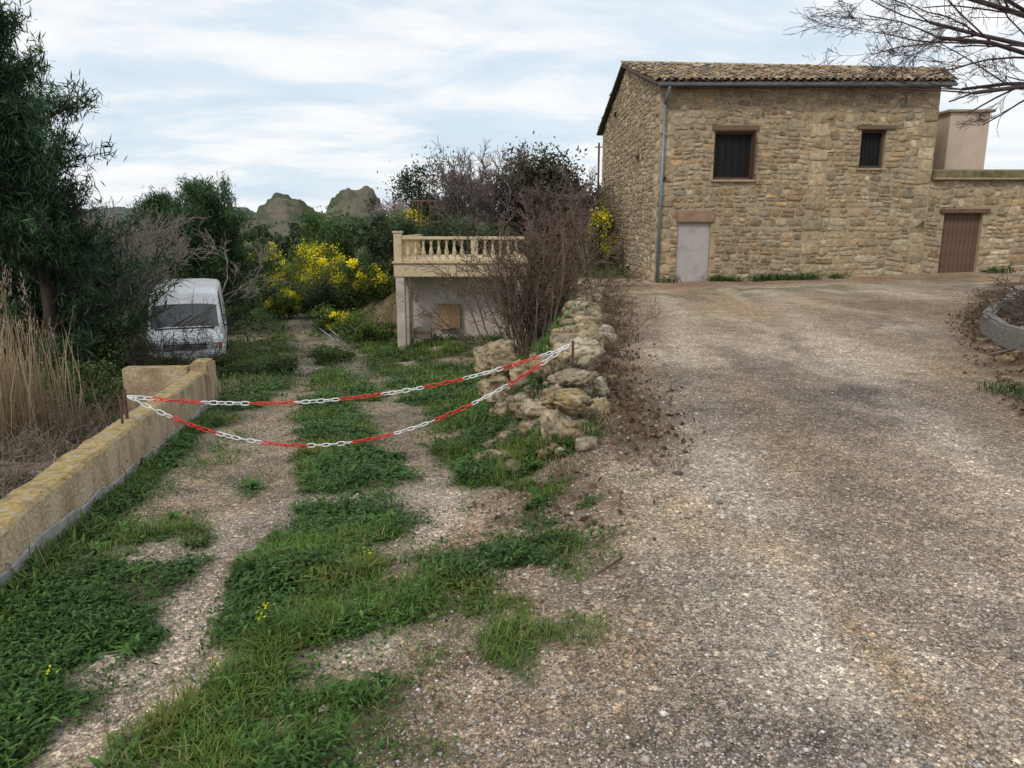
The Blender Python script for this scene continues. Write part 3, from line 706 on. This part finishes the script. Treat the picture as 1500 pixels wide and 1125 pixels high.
big=lambda x,z:(x>9 and z<2.2) or (7.6<x<8.6)
lint=[(5.6,6.98,4.25,4.42),(9.66,10.85,4.29,4.42),(4.72,5.85,1.72,2.08),(5.66,6.93,2.86,2.94)]
masonry(A,XL,XR,-.1,topF,hF+lint,mpF,big,[(4.15,4.5),(8.5,8.85),(11.55,11.95)])
masonry(A,YF,YB,-.5,topG,hG,mpG,None,[(22.0,22.45),(35.2,35.6)],1.08)
AX=empty('stone_annex')
A.make('masonry_stones',M_stone,parent=house)
box('window_lintel',(6.29,21.985,4.335),(1.30,.1,.14),M_woodh,house,bev=.01)
box('window_lintel_small',(10.25,21.98,4.35),(1.12,.1,.11),M_woodh,house,bev=.01)
box('door_lintel',(5.28,21.985,1.90),(1.10,.12,.34),nmat('lintel_stone',(.20,.12,.08),(.36,.24,.16),6,.9,.4),house,bev=.03)
box('window_sill',(6.29,21.97,2.90),(1.26,.14,.07),M_sill,house,bev=.01)
box('window_sill_small',(10.2,21.98,3.215),(.82,.1,.06),M_sill,house,bev=.01)
box('door_leaf',(5.26,22.08,.87),(.955,.04,1.70),nmat('grey_sheet_door',(.28,.25,.24),(.42,.385,.37),2.2,.7,.25,(.36,.33,.31)),house,bev=.004)
box('door_threshold',(5.26,21.93,.0),(1.0,.2,.08),M_sill,house,bev=.01)
def window(name,x0,x1,z0,z1,y):
    cx=(x0+x1)/2;cz=(z0+z1)/2
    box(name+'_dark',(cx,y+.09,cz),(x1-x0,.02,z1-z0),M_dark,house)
    for s in (-1,1): box(name+'_jamb',(cx+s*((x1-x0)/2-.035),y+.03,cz),(.07,.06,z1-z0-.004),M_wood,house,bev=.005)
    box(name+'_head',(cx,y+.03,z1-.035),(x1-x0-.145,.06,.06),M_wood,house);box(name+'_foot',(cx,y+.03,z0+.035),(x1-x0-.145,.06,.06),M_wood,house)
    for i in range(1,6):
        xx=x0+(x1-x0)*i/6;box(name+'_bar',(xx,y+.06,cz),(.018,.018,z1-z0-.14),M_dark,house)
window('window',5.722,6.868,2.942,4.248,22.12);window('small_window',9.852,10.548,3.252,4.288,22.12)
box('open_shutter',(6.83,21.98,3.6),(.03,.28,1.24),M_wood,house)
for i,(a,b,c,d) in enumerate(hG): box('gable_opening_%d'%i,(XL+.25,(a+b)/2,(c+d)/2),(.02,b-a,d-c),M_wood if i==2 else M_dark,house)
def tileroof(A,c00,c10,c11,c01,ncol,nrow):
    c00,c10,c11,c01=[np.array(c,float) for c in (c00,c10,c11,c01)]
    S=lambda s,t:(c00*(1-s)+c10*s)*(1-t)+(c01*(1-s)+c11*s)*t
    for i in range(ncol):
        for j in range(nrow):
            s=(i+.5+random.gauss(0,.07))/ncol;t0=(j-.2+random.gauss(0,.09))/nrow;t1=(j+1.15)/nrow
            t1=min(t1,1)
            p0=S(s,t0);p1=S(s,t1);sd=S(s+.5/ncol,(t0+t1)/2)-S(s-.5/ncol,(t0+t1)/2);wd=np.linalg.norm(sd);sd/=wd
            up=p1-p0;up/=np.linalg.norm(up);nr=np.cross(sd,up)
            if nr[2]<0:nr=-nr
            V=[]
            for e,(pp,r,l) in enumerate([(p0,.46*wd,.05+random.uniform(-.015,.03)),(p1,.36*wd,.015)]):
                for k in range(7):
                    a=math.pi*k/6;V.append(pp+sd*math.cos(a)*r+nr*(math.sin(a)*r*.75+l))
            for k in range(7):
                a=math.pi*k/6;r=.46*wd*.8;V.append(p0+sd*math.cos(a)*r+nr*(math.sin(a)*r*.75+.045))
            F=[(k,k+1,8+k,7+k) for k in range(6)]+[(14+k,15+k,k+1,k) for k in range(6)]
            base=random.choices([(.36,.24,.16),(.44,.34,.235),(.24,.195,.15),(.52,.42,.31),(.35,.275,.12),(.14,.12,.10)],[3,3,3,1.6,1.8,2.2])[0]
            A.add(V,F,np.array(base)*random.uniform(.75,1.2))
A=Acc()
q=[(3.95,21.62,5.50),(12.15,21.62,5.50),(13.15,24.2,6.24),(3.95,28.8,7.36)]
tileroof(A,*q,40,20)
qb=[(13.2,36.0,5.78),(3.9,36.0,5.78),(3.95,28.8,7.36),(13.15,24.2,6.24)]
tileroof(A,*qb,30,20)
a=np.array(q[3]);b_=np.array(q[2]);nr_=34
for k in range(nr_):
    p0=a+(b_-a)*k/nr_;p1=a+(b_-a)*(k+1.15)/nr_;V=[]
    for pp,r in ((p0,.13),(p1,.11)):
        for i in range(7):
            w=math.pi*i/6;V.append(pp+np.array([.3*math.cos(w)*r,math.cos(w)*r,math.sin(w)*r*.8+.03]))
    A.add(V,[(i,i+1,8+i,7+i) for i in range(6)],np.array(random.choice([(.36,.27,.16),(.28,.23,.13),(.42,.34,.2)])))
A.make('roof_tiles',M_tile,parent=house)
M_roofb=nmat('roof_deck',(.08,.06,.045),(.15,.11,.08),6,.9,.2)
def slab(name,q,th,mat,parent):
    V=[tuple(p) for p in q]+[(p[0],p[1],p[2]-th) for p in q]
    return mk(name,V,[(0,1,2,3),(7,6,5,4),(0,4,5,1),(1,5,6,2),(2,6,7,3),(3,7,4,0)],mat,parent=parent)
slab('roof_deck_front',q,.07,M_roofb,house)
slab('roof_deck_back',[qb[1],qb[0],(13.15,24.203,6.237),(3.95,28.803,7.357)],.07,M_roofb,house)
M_zinc=nmat('painted_zinc',(.14,.17,.19),(.24,.29,.31),5,.5,.05,metal=.3)
V=[];F=[]
for e,x in enumerate((4.0,12.1)):
    for k in range(9):
        a_=math.pi+math.pi*k/8;V.append((x,21.52+.07*math.cos(a_),5.44+.075*math.sin(a_)))
F=[(k,k+1,10+k,9+k) for k in range(8)]
mk('gutter',V,F,M_zinc,parent=house)
box('fascia',(8.05,21.64,5.40),(8.0,.03,.08),M_roofb,house)
cyl('downpipe_neck',(4.30,21.52,5.38),(4.27,21.9,4.95),.045,M_zinc,house)
cyl('downpipe',(4.27,21.9,4.97),(4.22,21.9,.02),.045,M_zinc,house)
for z in (4.2,2.6,1.1): box('pipe_bracket',(4.25,21.93,z),(.13,.1,.03),M_zinc,house)
hA=[(12.48,13.6,.2,1.99)]
mpA=lambda u,z,d:(u,22.06-d,z)
wall_holes('annex_wall',11.97,24,-.3,lambda u:2.93,hA,mpA,M_mortar,AX)
A=Acc();masonry(A,11.97,20,-.05,lambda u:2.93,hA+[(12.3,13.8,1.99,2.14)],mpA,lambda x,z:z<1.2,None);A.make('annex_stones',M_stone,parent=AX)
M_moss=nmat('mossy_ledge',(.07,.065,.03),(.19,.16,.07),5,.95,.6,(.24,.21,.15))
box('coping',(17.98,22.4,3.09),(11.98,1.0,.26),M_moss,AX,bev=.04,rx=.12)
box('coping_drip',(17.98,21.98,2.955),(11.97,.18,.06),M_sill,AX,bev=.01)
box('annex_door_lintel',(13.05,22.03,2.06),(1.44,.12,.13),nmat('stained_lintel',(.10,.055,.035),(.2,.12,.08),8,.9,.4),AX,bev=.02)
M_brown=nmat('brown_door',(.11,.06,.043),(.17,.095,.068),4,.7,.1)
for i in range(9): box('door_plank_%d'%i,(12.48+.062+i*.1244,22.2,1.1),(.118,.03,1.76),M_brown,AX,bev=.006)
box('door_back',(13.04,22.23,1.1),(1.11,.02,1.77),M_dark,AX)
box('annex_body',(18,25.5,1.4),(11.9,5.2,3.0),M_mortar,AX)
ch=empty('rendered_stair_tower')
M_pink=nmat('pink_render',(.46,.36,.28),(.58,.46,.38),2,.9,.2)
box('tower_body',(14.9,26.4,3.9),(1.3,1.8,2.7),M_pink,ch,bev=.01);box('tower_cap',(14.9,26.4,5.29),(1.5,2.0,.08),M_sill,ch,bev=.01)
pl=empty('utility_pole');cyl('pole_shaft',(4.25,38,-.5),(4.25,38,5.6),.05,M_wood,pl);box('pole_arm',(4.25,38,5.4),(.4,.05,.05),M_wood,pl)
# ------------------------------------------------------------ terrace
ter=empty('balustrade_terrace')
M_cream=nmat('cream_render',(.48,.36,.22),(.64,.51,.34),5,.85,.25,(.40,.30,.16))
M_grey=nmat('weathered_render',(.34,.29,.25),(.54,.46,.40),2.2,.9,.2,(.64,.56,.49))
tx0,tx1=-3.3,.4
box('terrace_slab',((tx0+tx1)/2,24.05,.43),(tx1-tx0,6.1,.38),M_cream,ter,bev=.02)
box('slab_moulding',((tx0+tx1)/2,24.05,.64),(tx1-tx0+.1,6.2,.05),M_cream,ter,bev=.01)
box('back_wall',((tx0+tx1)/2+.15,22.2,-.95),(tx1-tx0-.3,.2,2.36),M_grey,ter)
box('side_block',(-1.0,25,-1.0),(2.6,4.5,2.45),M_grey,ter)
box('corner_pillar',(-3.14,21.15,-.9),(.24,.24,2.27),M_grey,ter,bev=.01)
box('corner_pillar_rear',(-3.14,22.0,-.9),(.22,.1,2.27),M_grey,ter,bev=.01)
box('pillar_far',(.2,21.15,-.9),(.22,.22,2.27),M_grey,ter,bev=.01)
box('corner_post',(-3.18,21.15,1.06),(.22,.22,.80),M_cream,ter,bev=.01)
box('post_cap',(-3.18,21.15,1.475),(.28,.28,.05),M_cream,ter,bev=.01)
box('mid_post',(-1.05,21.15,1.0),(.2,.2,.68),M_cream,ter,bev=.01)
box('top_rail',(-1.35,21.13,1.31),(3.4,.2,.09),M_cream,ter,bev=.015)
box('side_rail',(-3.18,24.2,1.31),(.2,5.7,.09),M_cream,ter,bev=.015)
box('foot_rail',(-1.35,21.13,.69),(3.4,.18,.05),M_cream,ter,bev=.01)
def lathe(prof,n=10):
    V=[];F=[]
    for r,z in prof:
        for i in range(n):
            a=2*math.pi*i/n;V.append((r*math.cos(a),r*math.sin(a),z))
    for j in range(len(prof)-1):
        for i in range(n): k=(i+1)%n;F.append((j*n+i,j*n+k,(j+1)*n+k,(j+1)*n+i))
    return np.array(V),np.array(F)
BV,BF=lathe([(.06,0),(.06,.03),(.035,.06),(.04,.09),(.065,.17),(.062,.22),(.035,.34),(.028,.42),(.045,.45),(.03,.47),(.055,.50),(.055,.54)])
A=Acc()
for i in range(15):
    x=-2.9+i*.215
    if abs(x+1.05)<.13: continue
    A.add(BV+[x,21.13,.715],BF,(.58,.45,.28))
for i in range(20): A.add(BV+[-3.18,21.5+i*.27,.715],BF,(.5,.38,.23))
A.make('balusters',M_stone,smooth=True,parent=ter)
box('leaning_board',(-1.85,21.98,-.98),(.70,.03,.74),nmat('board',(.26,.16,.08),(.36,.23,.13),4,.8,.1),ter,rx=-.1)
box('leaning_board_half',(-1.68,21.92,-.96),(.30,.02,.70),nmat('board_dark',(.18,.11,.06),(.25,.16,.09),4,.8,.1),ter,rx=-.1)
wn=nmat('crate',(.12,.11,.08),(.22,.2,.15),6,.8,.3)
cr=empty('wooden_crate');box('crate_body',(-2.6,21.6,-1.42),(.5,.35,.3),wn,cr,bev=.01);box('crate_slat',(-2.6,21.41,-1.35),(.52,.02,.07),M_woodh,cr)
pg=empty('wooden_pergola')
for i,x in enumerate(np.linspace(-3.8,-1.5,8)): cyl('upright_%d'%i,(x,29.5,.4),(x,29.5,2.6),.035,M_wood,pg,6)
for z in (2.58,1.8): box('rail',(-2.65,29.5,z),(2.5,.06,.06),M_woodh,pg)
for x in (-3.8,-1.5): cyl('rear_post',(x,31,.4),(x,31,2.6),.04,M_wood,pg,6);
for x in np.linspace(-3.8,-1.5,5): box('rafter',(x,30.25,2.64),(.05,1.6,.05),M_woodh,pg)
sp_=empty('scrap_poles')
Mg=nmat('galv',(.24,.26,.28),(.38,.40,.42),5,.6,.1,metal=.3)
for i in range(5): cyl('pole_%d'%i,(-5.9+.12*i,24.5+.3*i,-2.05+.03*i),(-7.9+.2*i,29+.3*i,-2.0+.03*i),.022,Mg,sp_,8)
lg=empty('log_pile')
Ml=nmat('log_bark',(.12,.095,.08),(.28,.23,.19),10,.95,.5,stretch=(1,6,6))
for i in range(22):
    x=-4.95+random.uniform(-.6,.4);y=7.0+random.uniform(-.6,.5);z=zat(x,y)+.08+.05*(i//4);a=random.gauss(.15,.35)
    L=random.uniform(.35,.7);cyl('log_%d'%i,(x-L*math.cos(a),y-L*math.sin(a),z),(x+L*math.cos(a),y+L*math.sin(a),z+random.uniform(-.05,.08)),random.uniform(.02,.05),Ml,lg,8)
for (x,y,z) in [(-4.9,7.4,-1.0),(-4.4,5.8,-.8),(-5.6,9.4,-1.2),(-6.3,10.6,-1.4),(-3.9,5.0,-.7),(-5.2,8.4,-1.1),(-5.9,10,-1.3)]:
    bare('brushwood',(x,y,z),.9,.010,2,(.22,.17,.13),stems=18,spread=1.3,nch=1.5,minr=.003)
# planter edge right
pp=[(5.9,8.2),(6.45,9.2),(6.75,10.2),(7.2,11.2),(8.0,12.4),(9.3,13.6),(10.8,14.6)]
pb=empty('planter_border')
Mk=nmat('weathered_kerb',(.15,.13,.11),(.34,.31,.27),7,.95,.9,(.22,.19,.155),stretch=(1,3,4),bd=.05)
for i,(a,b) in enumerate(zip(pp[1:-1],pp[2:])):
    cx=(a[0]+b[0])/2;cy=(a[1]+b[1])/2;L=math.hypot(b[0]-a[0],b[1]-a[1])
    box('weathered_sleeper_%d'%i,(cx,cy,zat(cx,cy)+.13),(L*1.02,.17,.32),Mk,pb,rz=math.atan2(b[1]-a[1],b[0]-a[0])+random.gauss(0,.04),bev=.035,rx=random.gauss(0,.12),ry=random.gauss(0,.04))
A=Acc()
for i in range(60):
    y=random.uniform(6.2,12.5);x=float(xlit(y))+random.uniform(.4,1.9);s=random.uniform(.03,.09)
    rock(A,(x,y,zat(x,y)+.01),(s*1.3,s,s*.7),random.uniform(0,6),2,.3,(.20,.15,.10))
A.make('earth_clods',M_rock)
for (x,y,H) in [(8.0,10.9,.7),(8.6,11.8,.8),(7.5,10.2,.5),(9.6,13.0,.9),(6.6,8.6,.4),(6.0,7.6,.35)]:
    bare('dead_brush',(x,y,zat(x,y)),H,.011,2,(.12,.09,.07),stems=20,spread=1.1,nch=1.5,minr=.004)
wd=empty('wood_debris')
for i in range(26):
    y=random.uniform(6.5,13);x=float(xlit(y))+random.uniform(.5,2.0);a=random.uniform(0,3.14);L=random.uniform(.08,.35);z=zat(x,y)+.03
    cyl('stick_%d'%i,(x-L*math.cos(a),y-L*math.sin(a),z),(x+L*math.cos(a),y+L*math.sin(a),z+random.uniform(0,.08)),random.uniform(.008,.025),Ml,wd,6)
# overhanging bare tree
out=[];tips=[]
tr=[(8.3,10.2,-.2),(8.2,10.1,1.2),(8.0,9.9,2.6),(7.8,9.8,3.5)]
for i in range(3): out.append((*tr[i],*tr[i+1],.2-.03*i,.17-.03*i))
for d,L,r in [((-.9,-.25,.12),2.3,.04),((-.85,-.1,.28),2.8,.05),((-.7,-.5,.42),2.6,.045),((-.9,.15,.12),2.0,.035),((-.3,.2,1),2.4,.05),((.5,.3,.8),2.4,.05),((-.75,-.3,.45),2.9,.045),((-.8,-.4,.24),2.6,.04),((-.85,.3,.34),2.6,.04),((-.9,0,.22),2.7,.04)]:
    grow((7.8,9.8,3.4),d,L,r,4,out,tips,wig=.19,grav=-.004,nch=1.6,ratio=.5,ang=.75,rr=.48,minr=.0024)
out=[s for s in out if s[6]>.08 or (s[5]>3.95-.45*(s[3]-3.3) and s[2]>3.95-.45*(s[0]-3.3))]
A=Acc();A.add(*tubes(out,(.085,.062,.058)));A.make('overhanging_bare_tree',M_twig)
tw=empty('fallen_twig');cyl('twig',(.42,3.35,zat(.42,3.35)+.02),(.56,3.52,zat(.56,3.52)+.02),.006,M_wood,tw,6)
# ------------------------------------------------------------ distant hills
def hill(name,cx,cy,w,d,h,base,c1,c2,flat=.5,seed=0,step=0):
    n=130;u=np.linspace(-1,1,n);U,W=np.meshgrid(u,u);r=np.sqrt(U**2+W**2)
    x=cx+U*w;y=cy+W*d
    prof=np.clip((1-r+.3*(fbm(U*3+seed,W*3,seed)-.5))/(1-flat),0,1);prof=ss(prof)
    hh=(h+2)*prof*(.62+.7*fbm(x*.22,y*.22,seed,5))
    if step: q_=hh/step;hh=.45*hh+.55*(np.floor(q_)+ss((q_-np.floor(q_)-.2)/.4))*step
    z=base-2+hh+(fbm(x*.9,y*.9,seed+4)-.5)*h*.16*prof
    idx=np.arange(n*n).reshape(n,n);F=np.stack([idx[:-1,:-1],idx[:-1,1:],idx[1:,1:],idx[1:,:-1]],-1).reshape(-1,4)
    gz=np.hypot(*np.gradient(z,u[1]-u[0]))/h
    t=np.clip(ss((fbm(x*.3,y*.6+z*.8,seed+9)-.47)/.12)*.6+ss((gz-2)/3)*.4,0,1)[...,None];C=np.array(c1)*(1-t)+np.array(c2)*t
    mk(name,np.stack([x,y,z],-1).reshape(-1,3),F,M_rock,C=C.reshape(-1,3))
HC1=(.07,.085,.05);HC2=(.185,.155,.12)
hill('rocky_hill',-37,125,12,12,6.6,-1,HC1,HC2,.15,1,1.1)
hill('rocky_hill',-24,118,10,10,7.2,-1,HC1,HC2,.2,2,1.1)
hill('rocky_hill',-10,125,16,12,6.0,-1,HC1,HC2,.2,3,1.1)
hill('rocky_hill',-95,240,110,40,7,-1,(.07,.10,.08),(.12,.13,.11),.2,4)
hill('rocky_hill',53,60,18,9,9.6,-1,(.10,.09,.06),(.24,.19,.14),.3,5,1.2)
A=Acc()
for i in range(130):
    y=random.uniform(48,114);x=random.uniform(-.72,.08)*y;s=random.uniform(.8,1.9)*(y/80)**.4
    if 45<y<62 and x<-26: continue
    cloud(A,(x,y,zat(x,y)+s*.8),(s*1.2,s*1.2,s*1.0),420,.5,(.03,.055,.025),(.075,.10,.045),12,.6)
for i in range(40):
    y=random.uniform(34,50);x=random.uniform(-.62,-.33)*y;s=random.uniform(.5,1.2)
    cloud(A,(x,y,zat(x,y)+s*.7),(s*1.2,s*1.2,s),500,.25,(.04,.06,.025),(.12,.12,.055),12,.6)
A.make('distant_trees',M_leaf)
for (x,y,H) in [(-22,40,4.4),(-19,38,4.2),(-16,36,4.2),(-24,44,4.4)]:
    bare('bare_tree',(x,y,zat(x,y)),H,.06,4,(.25,.21,.19),stems=3,spread=.3,nch=1.4,minr=.011)
# ------------------------------------------------------------ van
def van():
    v=empty('parked_van',(-8.25,18.6,-2.08),rz=R_(20));v.scale=(.95,.93,.88)
    m,nt,b,out=newmat('van_white_paint');n=noisen(nt,3,6,.6)
    nt.links.new(rampn(nt,n.outputs[0],[(.35,(.66,.67,.66)),(.65,(.82,.83,.83))]),b.inputs['Base Color']);b.inputs['Roughness'].default_value=.35
    W=m
    m,nt,b,out=newmat('van_glass');b.inputs['Base Color'].default_value=(.035,.045,.05,1);b.inputs['Roughness'].default_value=.12;b.inputs['Specular IOR Level'].default_value=.8
    Gm=m
    Bk=nmat('van_black_plastic',(.02,.02,.022),(.04,.04,.042),10,.6,.1)
    Gy=nmat('van_bumper_grey',(.38,.39,.39),(.52,.53,.53),5,.6,.1)
    st=[(0,.90,.42,.72,.96,.80),(.05,.96,.40,.80,1.06,.86),(.30,.99,.40,.95,1.17,.89),(.55,1.0,.40,1.05,1.27,.90),(.60,1.0,.40,1.06,1.33,.90),(1.02,1.0,.40,1.10,1.95,.86),(1.08,1.0,.4,1.12,2.02,.855),(1.25,1.0,.4,1.12,2.24,.84),(1.6,1.0,.4,1.12,2.38,.83),(2.05,1.0,.4,1.12,2.42,.84),(3.6,1.0,.4,1.12,2.44,.85),(4.9,1.0,.4,1.12,2.43,.85),(5.0,.97,.5,1.12,2.38,.82)]
    V=[];F=[];mi=[]
    for (y,w,z0,zb,zt,wt) in st:
        pr=[(-w*.97,z0),(-w,(z0+zb)/2),(-w*.985,zb),(-wt-.04,zt-.14),(-wt+.04,zt-.03),(-wt*.5,zt+.015),(wt*.5,zt+.015),(wt-.04,zt-.03),(wt+.04,zt-.14),(w*.985,zb),(w,(z0+zb)/2),(w*.97,z0)]
        V+=[(x,y,z) for x,z in pr]
    K=12
    for i in range(len(st)-1):
        for j in range(K-1):
            F.append((i*K+j,i*K+j+1,(i+1)*K+j+1,(i+1)*K+j))
            gl=(i==4 and 4<=j<=6) or (i in(7,8) and j in(2,8))
            mi.append(1 if gl else 0)
    F.append(tuple(reversed(range(K))));mi.append(0);F.append(tuple((len(st)-1)*K+j for j in range(K)));mi.append(0)
    o=mk('body',V,F,[W,Gm],parent=v);o.data.polygons.foreach_set('material_index',mi)
    bv=o.modifiers.new('b','BEVEL');bv.width=.02;bv.segments=2;bv.limit_method='ANGLE';bv.angle_limit=R_(25)
    box('grille',(0,-.01,.83),(1.05,.04,.17),Bk,v,bev=.01)
    for k in range(3): box('grille_slat',(0,-.035,.785+.045*k),(1.0,.02,.012),Gy,v)
    box('badge',(0,-.04,.84),(.14,.02,.07),Gm,v,bev=.01)
    lm,nt,b,out=newmat('lamp_glass');b.inputs['Base Color'].default_value=(.55,.58,.6,1);b.inputs['Roughness'].default_value=.15
    om,nt,b,out=newmat('amber');b.inputs['Base Color'].default_value=(.6,.2,.03,1)
    for s in (-1,1):
        box('headlamp',(s*.68,.0,.84),(.27,.05,.18),lm,v,bev=.02);box('indicator',(s*.87,.03,.84),(.09,.06,.17),om,v,bev=.01)
        box('mirror',(s*1.17,.8,1.42),(.17,.08,.34),Bk,v,bev=.03);cyl('mirror_arm',(s*.98,.8,1.3),(s*1.15,.8,1.36),.02,Bk,v,6)
        for yy in (.75,4.1):
            cyl('tyre',(s*.74,yy,.33),(s*1.0,yy,.33),.33,Bk,v,20);cyl('hub',(s*.99,yy,.33),(s*1.01,yy,.33),.17,Gy,v,14)
        cyl('wiper',(s*.1-.25,.56,1.34),(s*.1+.28,.78,1.65),.008,Bk,v,5)
        box('fog_lamp',(s*.6,-.12,.42),(.16,.03,.09),lm,v,bev=.01)
    box('bumper',(0,-.02,.50),(1.96,.22,.30),Gy,v,bev=.05)
    box('bumper_slot',(0,-.135,.40),(1.1,.02,.08),Bk,v)
    box('number_plate',(0,-.14,.53),(.52,.012,.11),lm,v)
    box('hood_gap',(0,.04,.955),(1.5,.02,.012),Bk,v)
    box('cowl',(0,.56,1.30),(1.5,.06,.03),Bk,v)
    box('floor_pan',(0,2.6,.42),(1.7,4.6,.1),Bk,v)
van()
# ------------------------------------------------------------ world, sun, camera
w=bpy.data.worlds.new('World');scene.world=w;w.use_nodes=True;nt=w.node_tree;nt.nodes.clear()
out=nt.nodes.new('ShaderNodeOutputWorld');bg=nt.nodes.new('ShaderNodeBackground');nt.links.new(bg.outputs[0],out.inputs[0])
sky=nt.nodes.new('ShaderNodeTexSky');sky.sky_type='NISHITA';sky.sun_disc=False;sky.sun_elevation=R_(42);sky.sun_rotation=R_(215)
tc=nt.nodes.new('ShaderNodeTexCoord');sx=nt.nodes.new('ShaderNodeSeparateXYZ');nt.links.new(tc.outputs['Generated'],sx.inputs[0])
def mth(op,a,b=None):
    n=nt.nodes.new('ShaderNodeMath');n.operation=op
    for i,vv in enumerate((a,b)):
        if vv is None: continue
        if isinstance(vv,(int,float)): n.inputs[i].default_value=vv
        else: nt.links.new(vv,n.inputs[i])
    return n.outputs[0]
den=mth('ADD',mth('MAXIMUM',sx.outputs[2],0.0),.16)
cb=nt.nodes.new('ShaderNodeCombineXYZ');nt.links.new(mth('DIVIDE',sx.outputs[0],den),cb.inputs[0]);nt.links.new(mth('MULTIPLY',mth('DIVIDE',sx.outputs[1],den),1.5),cb.inputs[1])
n=noisen(nt,1.0,9,.6,cb.outputs[0]);n.inputs['Distortion'].default_value=.35
cl=rampn(nt,n.outputs[0],[(.36,(.62,.74,.84)),(.46,(.71,.80,.88)),(.53,(.84,.88,.91)),(.64,(.98,.98,.98))])
cl=vmul(nt,cl,(10.0,10.0,10.0))
mx=nt.nodes.new('ShaderNodeMix');mx.data_type='RGBA';mx.inputs[0].default_value=.93
nt.links.new(sky.outputs[0],mx.inputs[6]);nt.links.new(cl,mx.inputs[7]);nt.links.new(mx.outputs[2],bg.inputs[0]);bg.inputs[1].default_value=.11
sl=bpy.data.lights.new('sun','SUN');sl.energy=1.5;sl.angle=R_(12);sl.color=(1,.93,.84)
so=bpy.data.objects.new('sun',sl);so.rotation_euler=(R_(48),0,R_(-35));link(so)
cam=bpy.data.cameras.new('camera');cam.sensor_width=36;cam.lens=26.2;cam.clip_end=3000;cam.clip_start=.05
co=bpy.data.objects.new('camera',cam);co.location=(0,0,1.65);co.rotation_euler=(R_(78),0,0);link(co);scene.camera=co
scene.view_settings.view_transform='Standard';scene.view_settings.look='None';scene.view_settings.exposure=0
